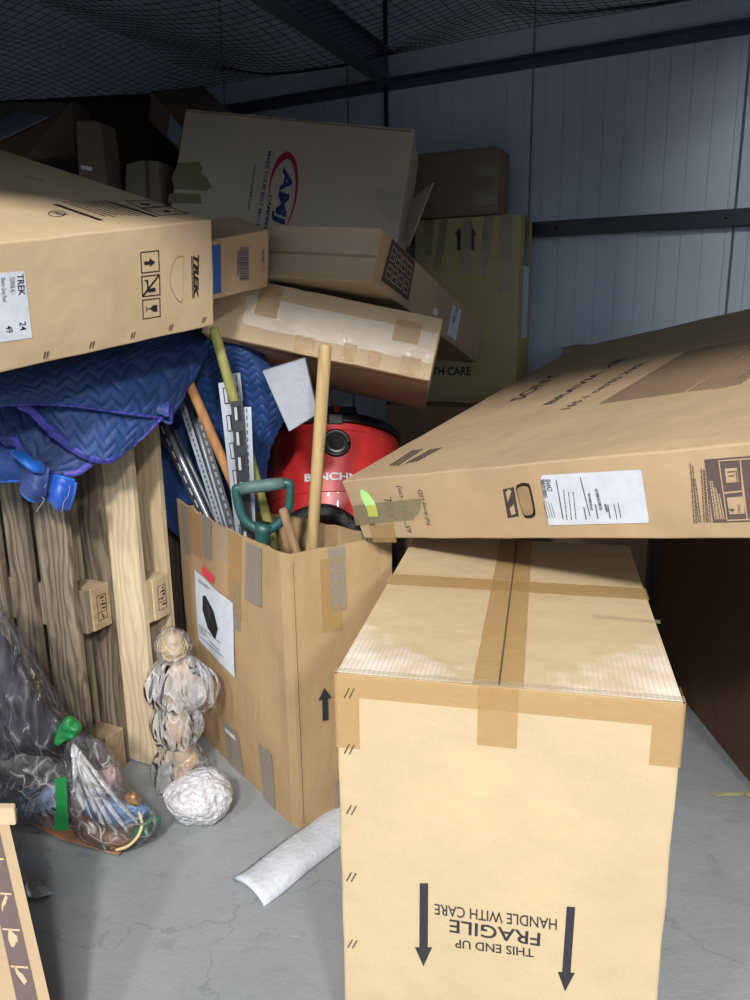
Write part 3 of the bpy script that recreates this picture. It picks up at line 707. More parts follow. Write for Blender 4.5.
# open carton at the very left
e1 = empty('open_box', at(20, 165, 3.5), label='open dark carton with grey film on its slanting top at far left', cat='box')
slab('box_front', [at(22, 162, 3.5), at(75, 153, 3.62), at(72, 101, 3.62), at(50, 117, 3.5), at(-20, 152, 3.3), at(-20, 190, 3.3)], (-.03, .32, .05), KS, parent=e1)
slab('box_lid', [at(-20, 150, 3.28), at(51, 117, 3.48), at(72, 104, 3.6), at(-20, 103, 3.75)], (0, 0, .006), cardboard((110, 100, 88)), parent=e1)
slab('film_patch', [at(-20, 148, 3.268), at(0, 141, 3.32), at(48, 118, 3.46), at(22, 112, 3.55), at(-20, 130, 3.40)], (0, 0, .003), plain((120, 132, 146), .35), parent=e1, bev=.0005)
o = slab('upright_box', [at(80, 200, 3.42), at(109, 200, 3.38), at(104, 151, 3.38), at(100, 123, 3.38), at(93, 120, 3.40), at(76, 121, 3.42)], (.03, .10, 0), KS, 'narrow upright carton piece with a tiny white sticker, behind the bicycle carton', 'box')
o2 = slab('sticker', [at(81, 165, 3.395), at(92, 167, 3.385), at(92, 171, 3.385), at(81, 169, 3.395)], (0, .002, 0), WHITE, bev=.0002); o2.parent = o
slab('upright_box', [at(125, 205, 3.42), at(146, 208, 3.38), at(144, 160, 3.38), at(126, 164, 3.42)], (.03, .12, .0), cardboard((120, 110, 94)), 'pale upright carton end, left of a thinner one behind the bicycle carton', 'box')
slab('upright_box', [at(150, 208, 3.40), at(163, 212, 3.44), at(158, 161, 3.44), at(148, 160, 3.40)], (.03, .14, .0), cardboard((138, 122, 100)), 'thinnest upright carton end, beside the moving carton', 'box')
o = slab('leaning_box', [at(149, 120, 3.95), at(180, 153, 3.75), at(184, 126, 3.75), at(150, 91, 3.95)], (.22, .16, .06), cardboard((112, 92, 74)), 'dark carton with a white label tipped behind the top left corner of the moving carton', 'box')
o2 = slab('shipping_label', [at(167, 136, 3.825), at(179, 148, 3.748), at(182, 128, 3.748), at(170, 114, 3.825)], (.001, .001, 0), plain((150, 156, 166), .5), bev=.0002); o2.parent = o
# bottom left carton
c0 = empty('leaning_box', atz(30, 1010, 0), label='carton with a printed pictogram strip, cut off at the bottom left', cat='box')
y0 = 1.36; P0 = at(7, 812, 1.52); P1 = at(60, 1040, 1.26)
P1 = P0 + (P1 - P0) * (P0.z / (P0.z - P1.z)) * .985
d_ = (P1 - P0).normalized(); lft = Vector((-.96, .10, .0)).normalized()
nn_ = lft.cross(d_).normalized(); nn_ = nn_ if nn_.y > 0 else -nn_
ex_ = Vector((P0.x, P0.y, 0)).normalized() * .28 + Vector((-.10, 0, 0))
slab('box_body', [P0, P1, P1 + lft * .5, P0 + lft * .5], ex_, K4, parent=c0, bev=.004)
off_ = -nn_ * .001
def cq(s, t, k=1): return P0 + d_ * s + lft * t - nn_ * .0012 * k
Ln = (P1 - P0).length
slab('printed_panel', [cq(.02, .075), cq(Ln, .075), cq(Ln, .028), cq(.02, .028)], -nn_ * .0004, INKP, parent=c0, bev=.0001)
for k in range(7):
    s0 = .03 + k * .075
    if s0 + .06 > Ln: break
    vv_ = [cq(s0, .071, 2), cq(s0 + .004, .071, 2), cq(s0 + .004, .032, 2), cq(s0, .032, 2)]
    slab('panel_line', vv_, -nn_ * .0003, K3, parent=c0, bev=.0001)
    cpt = [cq(s0 + .02 + .016 * math.cos(a_) * (1 + .4 * math.sin(3 * a_ + k)), .052 + .011 * math.sin(a_ + k), 2) for a_ in [i * PI / 5 for i in range(10)]]
    slab('pictogram_mark', cpt, -nn_ * .0003, K3, parent=c0, bev=.0001)
slab('torn_flap', [cq(-.01, -.02), cq(.03, -.015), cq(.035, .1), cq(-.005, .1)], nn_ * .012 - d_ * .012, K3, parent=c0)
slab('packing_tape', [cq(Ln - .12, .02), cq(Ln - .05, -.001), cq(Ln, -.001), cq(Ln, .02)], -nn_ * .0006, TAPE_OLIVE, parent=c0, bev=.0001)

# ------------------------------------------------------------------ light
w = bpy.data.worlds.new('w'); SC.world = w; w.use_nodes = True
nt = w.node_tree; bg = nt.nodes['Background']; bg.inputs[1].default_value = 1.0
tc = nt.nodes.new('ShaderNodeTexCoord'); sx = nt.nodes.new('ShaderNodeSeparateXYZ'); nt.links.new(tc.outputs['Generated'], sx.inputs[0])
nt.links.new(ramp(nt, sx.outputs['Z'], [(.0, (.16, .18, .22, 1)), (.06, (.35, .39, .46, 1)), (.15, (1.25, 1.40, 1.65, 1)), (.27, (1.25, 1.40, 1.65, 1)), (.38, (.10, .12, .16, 1)), (1.0, (.03, .04, .05, 1))]), bg.inputs[0])
def lamp(a_, b_, z_, size, power, col, target=(0, 1.2, .9), sy=None):
    l = bpy.data.lights.new('hall_lamp', 'AREA'); l.shape = 'RECTANGLE'; l.size = size; l.size_y = sy or size; l.energy = power; l.color = col
    o = bpy.data.objects.new('hall_lamp', l); COL.objects.link(o); o.location = W(a_, b_, z_)
    d = Vector(target) - o.location; o.rotation_euler = d.to_track_quat('-Z', 'Y').to_euler(); return o
lamp(2.4, 8.4, 5.44, .6, 600, (1.0, .96, .91))
lamp(5.6, 8.4, 5.44, .6, 430, (1.0, .97, .93))
lamp(-1.2, 8.4, 5.44, .6, 200, (1.0, .97, .93))
lamp(1.6, 5.7, 4.9, 1.4, 150, (1.0, .97, .93))
SC.view_settings.view_transform = 'Standard'; SC.view_settings.look = 'None'
SC.view_settings.exposure = 0.0; SC.view_settings.gamma = 1.0; SC.view_settings.use_curve_mapping = False
#@@PART3
# ------------------------------------------------------------------ pallets
WD_D = wood((84, 74, 62), (128, 114, 96), .7); WD_M = wood((100, 88, 74), (142, 128, 108), .9)
WD_L = wood((184, 166, 136), (204, 186, 156), .8, knots=False); WD_P = wood((168, 148, 116), (194, 174, 140), .7, knots=False)
WD_B = wood((150, 128, 100), (168, 146, 116), .8, axis=0, knots=False); WD_X = wood((60, 52, 44), (84, 74, 62), 1.0)
STMP = plain((58, 42, 30), .8)
def pallet(origin, yaw, label, mats, seed, stamps=True, inset=0.0):
    """stands on its short end; local x = width (0 at right edge, negative to the left), y = depth, z up"""
    r = empty('pallet', origin, (0, 0, yaw), label, 'pallet', 'upright wooden pallets'); rr = random.Random(seed)
    deck, run, blk, strg = mats
    x = -inset
    for i, w_ in enumerate((.145 - inset * .3, .100, .145, .100, .145)):
        o = box('deck_board', (x - w_, 0, rr.uniform(0, .004)), (x, .022, 1.3 - rr.uniform(0, .006)), deck[i % len(deck)], r, .002); x -= w_ + .041
    for z in (0, .5275, 1.155): box('stringer_board', (-.8, .022, z), (0, .044, z + .145), strg, r, .002)
    for z in (0, .5275, 1.155):
        for (x0, w_) in ((0, .1), (-.3275, .145), (-.7, .1)):
            k = box('block', (x0 - w_, .044, z), (x0 + (.006 if x0 == 0 else 0), .1219, z + .145), blk, r, .003)
            if x0 == 0 and z == .5275 and stamps:
                P = []; y0_, y1_, z0_, z1_ = .064, .104, z + .03, z + .115
                for a, b_ in (((y0_, z0_), (y1_, z0_ + .002)), ((y0_, z1_ - .002), (y1_, z1_)), ((y0_, z0_), (y0_ + .002, z1_)), ((y1_ - .002, z0_), (y1_, z1_)), ((y0_, z0_ + .026), (y1_, z0_ + .028))): P.append((a, b_))
                for j in range(14):
                    yy = rr.uniform(y0_ + .004, y1_ - .012); zz = z0_ + .006 + rr.choice((0, .008, .03, .042, .054, .066)); P.append(((yy, zz), (yy + rr.uniform(.004, .012), zz + rr.uniform(.003, .007))))
                bm = bmesh.new()
                for (a, b_) in P: boxbm(bm, (.0062, a[0], a[1]), (.0068, b_[0], b_[1]))
                frombm('burned_stamp', bm, STMP, k)
    for (x0, w_) in ((0, .1), (-.3275, .145), (-.7, .1)): box('bottom_board', (x0 - w_, .122, 0), (x0, .144, 1.3), run, r, .002)
    return r
YW = math.atan2(-.44, .9)
E1 = Vector((math.cos(YW), math.sin(YW), 0)); E2 = Vector((-math.sin(YW), math.cos(YW), 0))
PF = Vector((-.935, 2.28, 0))
pallet(PF, YW, 'weathered grey-brown pallet standing upright, nearest of the pallets at left', ([WD_M, WD_D], WD_D, WD_B, WD_M), 1, inset=.022)
pallet(PF + E1 * .120 + E2 * .150, YW, 'pale newer pallet standing upright behind the weathered one, beside the bagged ornament', ([WD_L], WD_P, WD_P, WD_P), 2)
pallet(PF + E1 * .02 + E2 * .56, YW, 'dark pallet at the back, glimpsed beside the open carton of tools', ([WD_X], WD_X, WD_X, WD_X), 3, False)

# ------------------------------------------------------------------ open carton of tools
KT = cardboard((170, 142, 104), var=.12)
Hh = .872
ft = [(-.700, 2.640), (-.268, 2.050), (-.240, 2.030), (.048, 2.190), (-.30, 2.47), (-.40, 2.53)]   # footprint
tb = empty('open_box', (-.262, 2.035, 0), label='tall open brown carton holding the handles and steel rails', cat='box')
def ringpts(off):
    out = []; n = len(ft)
    for i in range(n):
        p0, p1, p2 = Vector(ft[i - 1]), Vector(ft[i]), Vector(ft[(i + 1) % n])
        a = (p1 - p0).normalized(); b_ = (p2 - p1).normalized(); nn = (Vector((a.y, -a.x)) + Vector((b_.y, -b_.x))); nn.normalize()
        c_ = max(.4, nn.dot(Vector((a.y, -a.x)))); out.append(p1 - nn * off / c_)
    return out
def dens(P):
    out = []; n = len(P)
    for i in range(n):
        a, b_ = P[i], P[(i + 1) % n]; k = max(1, int((b_ - a).length / .035)) if True else 1
        out += [(a.lerp(b_, j / k), i, j / k) for j in range(k)]
    return out
# same sampling for the inner and outer loops
def loop(off):
    P0_ = ringpts(0); P = ringpts(off); out = []
    n = len(P)
    for i in range(n):
        k = max(1, int((P0_[(i + 1) % n] - P0_[i]).length / .035))
        out += [(P[i].lerp(P[(i + 1) % n], j / k), i, j / k) for j in range(k)]
    return out
lo_, li_ = loop(0), loop(.006); nV = len(lo_); zs = [0, .03, .15, .3, .45, .6, .72, .80, .85, 1.0]
def tbp(i, z, inner):
    p, e, t = (li_ if inner else lo_)[i]; q = lo_[i][0]
    top = Hh - .006 * noise.noise(Vector((q.x * 9, q.y * 9, 3))) + .007 * noise.noise(Vector((q.x * 40, q.y * 40, 3)))
    if e == 0: top += .018 * (1 - t) - .012 * math.sin(PI * t)
    zz = z * top
    bul = 0
    if e in (0, 2): bul = .022 * math.sin(PI * t) * math.sin(PI * min(1, z)) * (1 if e == 0 else .3)
    nrm = Vector((-.80, -.60)) if e == 0 else Vector((.4, -.9))
    w_ = noise.noise(Vector((q.x * 6, q.y * 6, zz * 5))) * .006
    p = p + nrm * (bul + (w_ if e in (0, 2) else 0))
    return Vector((p.x, p.y, zz))
vs = []; fs = []; nz = len(zs)
for inner in (0, 1):
    for z in zs: vs += [tbp(i, z, inner) for i in range(nV)]
for inner in (0, 1):
    for j in range(nz - 1):
        for i in range(nV):
            a = inner * nz * nV + j * nV + i; b_ = inner * nz * nV + j * nV + (i + 1) % nV
            fs.append((a, b_, b_ + nV, a + nV) if not inner else (a, a + nV, b_ + nV, b_))
t0 = (nz - 1) * nV
for i in range(nV): fs.append((t0 + i, t0 + (i + 1) % nV, nz * nV + t0 + (i + 1) % nV, nz * nV + t0 + i))
fs.append(tuple(range(nV))[::-1])
tbo = mk('box_body', vs, fs, KT, tb, world=True)
# decals that follow the bulging walls: s = 0..1 along an edge, z height
def wallp(e, s, z, off=.002):
    idx = [i for i in range(nV) if lo_[i][1] == e]; k = len(idx); x = max(0, min(k - 1e-6, s * k)); i = int(x); t = x - i
    zt = z / Hh
    a, b_ = tbp(idx[i], zt, 0), tbp((idx[i] + 1) % nV, zt, 0); p = a.lerp(b_, t)
    n = Vector((-.81, -.59, 0)) if e == 0 else Vector((.485, -.874, 0))
    return p + n * off
def wdecal(name, e, s0, s1, z0, z1, mat, off=.003, sk=0, tilt=0, parent=None, th=.0006):
    ns, nz_ = max(2, int(abs(s1 - s0) * 24)), max(2, int(abs(z1 - z0) / .03)); V = []; Fq = []
    for j in range(nz_ + 1):
        for i in range(ns + 1):
            V.append(wallp(e, s0 + (s1 - s0) * i / ns + sk * j / nz_, z0 + (z1 - z0) * j / nz_ - tilt * i / ns, off))
    for j in range(nz_):
        for i in range(ns): a = j * (ns + 1) + i; Fq.append((a, a + 1, a + ns + 2, a + ns + 1))
    o = mk(name, V, Fq, mat, tb, world=True)
    if parent: o.parent = parent; 
    mm = o.modifiers.new('s', 'SOLIDIFY'); mm.thickness = th; mm.offset = 1
    return o
for (s0, s1, z0, z1, mt) in ((.07, .16, .70, .87, TAPE_GREY), (.30, .40, .74, .875, TAPE_GREY), (.16, .28, .72, .87, TAPE_TAN), (.56, .68, .60, .87, TAPE_TAN), (.60, .67, .56, .72, TAPE_GREY), (.72, .86, .68, .86, TAPE_GREY), (.42, .57, .0, .17, TAPE_GREY), (.76, .87, .0, .20, TAPE_GREY), (.03, .08, .62, .76, TAPE_CLEAR), (.44, .56, .76, .87, TAPE_CLEAR)):
    wdecal('packing_tape', 0, s0, s1, z0, z1, mt)
for (s0, s1, z0, z1, mt) in ((.36, .52, .68, .87, TAPE_GREY), (.28, .47, .62, .84, TAPE_TAN), (.36, .62, .0, .13, TAPE_GREY)):
    wdecal('packing_tape', 2, s0, s1, z0, z1, mt)
pp = wdecal('paper_sheet', 0, .22, .62, .415, .668, WHITE, .006, .0, .022); pp['label'] = 'white printed sheet with a black object pictured'
# the sheet leans: its lower edge sits lower on the right
hexp = [(.31, .595), (.34, .605), (.435, .575), (.475, .525), (.44, .48), (.36, .495), (.305, .545)]
def wpoly(name, e, pts, mat, off): 
    P = [wallp(e, s, z, off) for s, z in pts]; o = mk(name, P, [tuple(range(len(P)))], mat, tb, world=True)
    mm = o.modifiers.new('s', 'SOLIDIFY'); mm.thickness = .0004; mm.offset = 0; return o
wpoly('printed_picture', 0, hexp, plain((24, 25, 30), .5), .0085)
wpoly('picture_highlight', 0, [(.36, .585), (.40, .57), (.405, .53), (.37, .545)], plain((44, 46, 54), .4), .0095)
for (s0, s1, z) in ((.26, .40, .645), (.27, .37, .637), (.25, .50, .480), (.25, .33, .470), (.25, .35, .462), (.25, .32, .454), (.36, .48, .450), (.25, .52, .436)):
    wpoly('fine_print', 0, [(s0, z), (s1, z), (s1, z + .0022), (s0, z + .0022)], PAPERINK, .0085)
wdecal('sticker', 0, .30, .43, .668, .698, plain((226, 60, 84), .5), .005)['label'] = 'small pink-red sticker'
wpoly('printed_arrow', 2, [(.245, .345), (.30, .345), (.30, .415), (.335, .415), (.272, .45), (.21, .415), (.245, .415)], INK, .008)
wdecal('torn_paper', 0, .44, .54, .135, .15, WHITE, .006)
# crease beside the corner
wpoly('crease', 2, [(.03, .02), (.036, .02), (.034, .85), (.03, .85)], plain((120, 96, 66), .8), .0022)

# ------------------------------------------------------------------ tools
HW1 = wood((168, 142, 98), (188, 162, 114), .6, knots=False); HWG = wood((128, 128, 66), (150, 148, 86), .5, knots=False)
HWO = wood((160, 112, 68), (180, 132, 84), .6, knots=False); HWD = wood((124, 96, 70), (150, 122, 92), 1, knots=False)
def shaft(name, a, b_, r, mat, label, cat, ext=.35, n=16, taper=.8):
    d = (b_ - a).normalized(); pts = [a + d * t for t in (0, r * .25, r * .7)] + [a.lerp(b_, t) for t in (.1, .4, .7, 1)] + [b_ + d * ext]
    rad = [r * .55, r * .85, r * .98] + [r] * 5
    o = tube(name, pts, rad, mat, None, n); return setp(o, label, cat)
shaft('tool_handle', at(325.5, 344, 2.20), at(312, 545, 2.26), .0185, HW1, 'thick pale wooden handle standing in the open carton before the red vacuum', 'handle', .4)
shaft('tool_handle', at(213.5, 327, 2.33), at(268, 522, 2.36), .0155, HWG, 'yellow-green wooden handle leaning behind the slotted steel rails', 'handle', .4)
shaft('tool_handle', at(187, 378, 2.42), at(238, 495, 2.40), .0155, HWO, 'orange-brown wooden handle leaning left behind the steel rails', 'handle', .4)
shaft('tool_handle', at(282.5, 508, 2.17), at(294, 545, 2.15), .0135, HWD, 'short dark wooden handle end beside the green D grip', 'handle', .3)
GALV = plain((112, 118, 126), .42, .55); GALV2 = plain((88, 94, 102), .42, .5); BLKM = plain((30, 32, 36), .4, .5); SLOT = plain((16, 18, 20), .8)
def pipe(a, b_, r, mat, label, ext=.28):
    d = (b_ - a).normalized(); bm = bmesh.new()
    root = empty('steel_pipe', b_ + d * ext, label=label, cat='pipe', group='steel pipes in the carton')
    tube('pipe_wall', [a, a.lerp(b_, .5), b_, b_ + d * ext], r, mat, root, 16)
    tube('pipe_bore', [a - d * .001, a + d * .004], r * .78, SLOT, root, 14)
pipe(at(165, 424, 2.53), at(211, 524, 2.47), .0088, plain((168, 174, 182), .3, .7), 'brightest round steel pipe leaning in the carton, leftmost of the rails')
pipe(at(172, 425, 2.56), at(217, 522, 2.49), .0088, GALV2, 'grey round steel pipe just behind the brightest one')
pipe(at(186, 389, 2.54), at(227, 528, 2.44), .0098, GALV, 'thick grey steel pipe nearest the orange-brown handle')
def strut(name, a, b_, w, fwd, mat, label, slots=0, slotmat=SLOT, depth=.02, ext=.28, wdir=None, slit=.42, light=None, group='perforated steel rails in the carton'):
    """hat shaped rail: flat web with two folded edges and punched slots"""
    d = (b_ - a).normalized(); b2 = b_ + d * ext; f = Vector(fwd); f = (f - d * f.dot(d)).normalized(); s = d.cross(f).normalized()
    root = empty(name, b2, label=label, cat='rail', group=group)
    prof = [(-w / 2, depth), (-w / 2, 0), (w / 2, 0), (w / 2, depth), (w / 2 - .003, depth), (w / 2 - .003, .003), (-w / 2 + .003, .003), (-w / 2 + .003, depth)]
    V = [p + s * x - f * (-y) for p in (a, b2) for x, y in prof]; n = len(prof)
    V = [p + s * x + (-f) * 0 + f * -1 * y * -1 * -1 for p in (a, b2) for x, y in prof]
    Fq = [(i, (i + 1) % n, n + (i + 1) % n, n + i) for i in range(n)] + [tuple(range(n)), tuple(range(2 * n - 1, n - 1, -1))]
    o = mk('rail_body', V, Fq, mat, root, world=True); fixn(o)
    if slots:
        L = (b2 - a).length; step = L / slots; bm = bmesh.new()
        inv = M4(root).inverted()
        for k in range(slots):
            c = a + d * (step * (k + .5))
            bm2 = bmesh.new()
            for (bmx, sc, o_) in ((bm, 1.0, .0008),) + (((bm2, .36, .0016),) if light else ()):
                x_ = w * slit * .5 * sc; y_ = step * .3 * (1 if bmx is bm else .86); sh = s * (w * slit * .2 if bmx is bm2 else 0)
                q = [inv @ (c + f * o_ + sh + s * i * x_ + d * j * y_) for i, j in ((-1, -1), (1, -1), (1, 1), (-1, 1))]
                bmx.faces.new([bmx.verts.new(v) for v in q])
            if slots <= 9: frombm('slot', bm, slotmat, root); bm = bmesh.new()
            if light: frombm('slot_glint', bm2, light, root)  # pale inset in each slot, a highlight painted on the metal
            else: bm2.free()
        if slots > 9: frombm('punched_slots', bm, slotmat, root)
    return root
toC = Vector((0.05, -1, .15))
LT_ = plain((146, 152, 160), .45, .2)
strut('slotted_rail', at(160, 424, 2.54), at(203, 518, 2.50), .020, toC, BLKM, 'black slotted rail, furthest left in the carton of tools', 14, LT_, slit=.22)
strut('slotted_rail', at(181, 401, 2.52), at(221, 527, 2.44), .020, toC, GALV, 'thin bright steel rail with small holes between the round pipes', 40, SLOT, slit=.2)
strut('slotted_rail', at(196, 408, 2.52), at(233, 530, 2.41), .022, toC, BLKM, 'dark perforated rail just right of the thick grey pipe', 26, GALV2, slit=.3)
strut('slotted_rail', at(226, 382, 2.42), at(241, 512, 2.33), .048, toC, GALV, 'wide galvanised track with large slots beside the yellow-green handle', 8, SLOT, slit=.5, light=LT_)
strut('slotted_rail', at(236, 373, 2.46), at(250, 512, 2.40), .026, toC, GALV, 'tallest narrow steel rail behind the yellow-green handle', 22, SLOT, slit=.14)
strut('slotted_rail', at(236.5, 401, 2.31), at(246.5, 532, 2.25), .036, toC, BLKM, 'black track with big slots and painted pale glints, in front of the others', 9, SLOT, slit=.62, light=LT_)
strut('slotted_rail', at(246.5, 407, 2.33), at(251, 530, 2.27), .028, toC, plain((140, 148, 156), .35, .6), 'bright angle rail standing right beside the black track', 30, SLOT, slit=.10)

# spade handle with the D grip
GRN = plain((30, 74, 72), .42); GRG = plain((74, 98, 98), .6, tex=.001)
YG = 2.19
sg = empty('garden_spade', at(262, 545, YG), label='dark green plastic D grip handle of a garden tool in the open carton', cat='spade')
tube('grip', [at(240, 489, YG), at(252, 487, YG), at(270, 484.8, YG), at(284, 483.2, YG)], [.0175, .019, .019, .0175], GRG, sg, 18)
pl = smoothline([at(284, 483, YG), at(289.5, 484, YG), at(290, 492, YG), at(289, 506, YG), at(284, 518, YG), at(274, 527, YG), at(264, 530, YG), at(252, 526, YG), at(243, 517, YG), at(238.5, 504, YG), at(236, 492, YG), at(237, 488.5, YG), at(242, 488.5, YG)], 6)
tube('d_frame', pl, [.0145 if 20 < i < 56 else .0135 for i in range(len(pl))], GRN, sg, 16)
tube('socket', [at(264, 524, YG), at(263, 532, YG), at(262.5, 546, YG), at(262, 560, YG)], [.030, .024, .019, .018], GRN, sg, 18)
tube('shaft', [at(262, 556, YG), at(262, 560, YG) + Vector((0.02, .04, -.5))], .015, HW1, sg, 14)

# ------------------------------------------------------------------ red vacuum
RED2 = plain((186, 44, 44), .38, coat=.15); BLP = plain((22, 22, 24), .45); TR_ = math.radians(-29)
vc = empty('shop_vacuum', (-.165, 2.81, .585), (TR_, math.radians(2), math.radians(4)), 'red drum workshop vacuum with black lid tipped back behind the open carton', 'vacuum')
def lathe(name, prof, mat, parent, n=64, mtx=None):
    bm = bmesh.new(); lathebm(bm, prof, n, mtx); o = frombm(name, bm, mat, parent, True)
    m_ = o.modifiers.new('e', 'EDGE_SPLIT'); m_.split_angle = math.radians(40); return o
lathe('drum', [(.205, .06), (.215, .065), (.222, .10), (.232, .20), (.2325, .203), (.236, .205), (.243, .35), (.245, .42), (.250, .425), (.250, .445), (.244, .45)], RED2, vc)
lathe('lid', [(.249, .4505), (.256, .452), (.257, .472), (.245, .488), (.20, .505), (.12, .52)], BLP, vc)
lathe('motor_head', [(.12, .5205), (.118, .55), (.10, .57), (.05, .58)], plain((34, 34, 36), .5), vc)
lathe('castor_base', [(.235, .0), (.24, .01), (.235, .05), (.22, .0595)], BLP, vc)
def vpt(th, z, r): return Vector((math.sin(th) * r, -math.cos(th) * r, z))
def ringtorus(name, cth, cz, R_, r_, rad, mat, depth=0):
    pts = []
    for k in range(33):
        a = 2 * PI * k / 32; p = vpt(cth + math.cos(a) * R_ / rad, cz + math.sin(a) * R_, rad + depth); pts.append(p)
    return tube(name, pts, r_, mat, vc, 8, world=False)
rad0 = .246
ringtorus('port_ring', .03, .375, .043, .008, rad0, BLP)
pc = vpt(.03, .375, rad0 - .002); nrm = vpt(.03, 0, 1.0)
q = nrm.to_track_quat('Z', 'Y').to_matrix().to_4x4(); q.translation = pc
lathe('port_mouth', [(.038, -.01), (.038, .012), (.031, .013), (.029, .006), (.0, .006)], plain((30, 32, 34), .35), vc, 32, q)
lathe('port_bore', [(.026, .0125), (.024, .0145), (.001, .0145)], plain((8, 8, 9), .9), vc, 32, q)
# lid latch rim with switch block
box('latch', (-.02, -.262, .44), (.03, -.247, .475), BLP, vc, .003)
box('switch_panel', (-.03, -.20, .495), (.08, -.14, .53), plain((40, 40, 42), .4), vc, .006)
box('switch', (.0, -.208, .505), (.02, -.199, .53), plain((190, 40, 40), .4), vc, .002)
tube('handle', smoothline([Vector((-.17, -.17, .50)), Vector((-.15, -.20, .53)), Vector((-.09, -.215, .535)), Vector((-.05, -.22, .50))], 6), .011, BLP, vc, 10, world=False)
box('side_latch', (-.262, -.05, .32), (-.236, .03, .44), RED2, vc, .006)
tube('hose', smoothline([Vector((-.16, -.20, .05)), Vector((-.12, -.27, .10)), Vector((-.02, -.275, .12)), Vector((.06, -.265, .07)), Vector((.05, -.25, .02))], 8), .028, plain((26, 26, 28), .5, tex=.01), vc, 14, world=False)
Vt, Fs = glyphs('BENCHMARK', .03, 0.0)
x0 = min(v[0] for v in Vt); x1 = max(v[0] for v in Vt); wl = .285; sc_ = wl / (x1 - x0)
vv = [vpt(-.43 + (x - x0) * sc_ / .24, .243 + y * sc_ * .78, .2385 + .0025) for x, y in Vt]
mk('printed_text', vv, Fs, WHITE, vc)

vc.scale = (1.06, 1.06, 1.06)
# foam sheet and dark bits behind the tools
o = slab('foam_board', [at(262, 371, 2.37), at(305, 358, 2.37), at(318, 414, 2.33), at(289, 432, 2.32)], (.0, .03, .002), plain((138, 144, 154), .6, tex=.002), 'grey-white foam board leaning beside the navy blanket', 'foam')

# ------------------------------------------------------------------ blankets
QP = .036
def cloth_mat(rgb, rgb2, rough=.6, sheen=.15, stitch=True):
    m, nt, b = newmat('quilted_cloth'); v = coords(nt)
    n = noise_tex(nt, v, 7, 4, .6); n2 = noise_tex(nt, v, 500, 2, .5)
    base = mix(nt, ramp(nt, n, [(.3, g(0)), (.7, g(1))]), lin(rgb), lin(rgb2))
    uvn = nt.nodes.new('ShaderNodeTexCoord'); sp = nt.nodes.new('ShaderNodeSeparateXYZ'); nt.links.new(uvn.outputs['UV'], sp.inputs[0])
    def mth(op, a, b_):
        q = nt.nodes.new('ShaderNodeMath'); q.operation = op
        for i_, v_ in enumerate((a, b_)):
            if isinstance(v_, (int, float)): q.inputs[i_].default_value = v_
            else: nt.links.new(v_, q.inputs[i_])
        return q.outputs[0]
    zz_ = mth('PINGPONG', sp.outputs['X'], QP * .9)
    dl = mth('PINGPONG', mth('ADD', sp.outputs['Y'], zz_), QP / 2)
    thread = ramp(nt, mth('DIVIDE', dl, QP / 2), [(.03, g(.55 if stitch else 0)), (.08, g(0))])
    nt.links.new(mix(nt, thread, base, lin((70, 98, 150))), b.inputs['Base Color'])
    b.inputs['Roughness'].default_value = rough; b.inputs['Sheen Weight'].default_value = sheen; b.inputs['Sheen Tint'].default_value = (.5, .6, .9, 1)
    bump(nt, b, [(n2, .0005), (noise_tex(nt, v, 18, 3, .5, 1.), .004)]); return m
NAVY = cloth_mat((16, 50, 100), (22, 62, 120)); NAVY2 = cloth_mat((18, 46, 94), (24, 58, 112))
BIND = cloth_mat((50, 48, 140), (62, 60, 158), .55, stitch=False); BRT = cloth_mat((20, 84, 172), (28, 104, 200), .4, stitch=False)
PALEB = plain((120, 150, 190), .6)
def cr(P, t):
    n = len(P) - 1; x = min(n - 1e-6, max(0, t * n)); i = int(x); t = x - i
    a, b_, c, d = P[max(i - 1, 0)], P[i], P[i + 1], P[min(i + 2, n)]
    return .5 * ((2 * b_) + (c - a) * t + (2 * a - 5 * b_ + 4 * c - d) * t * t + (3 * b_ - a - 3 * c + d) * t ** 3)
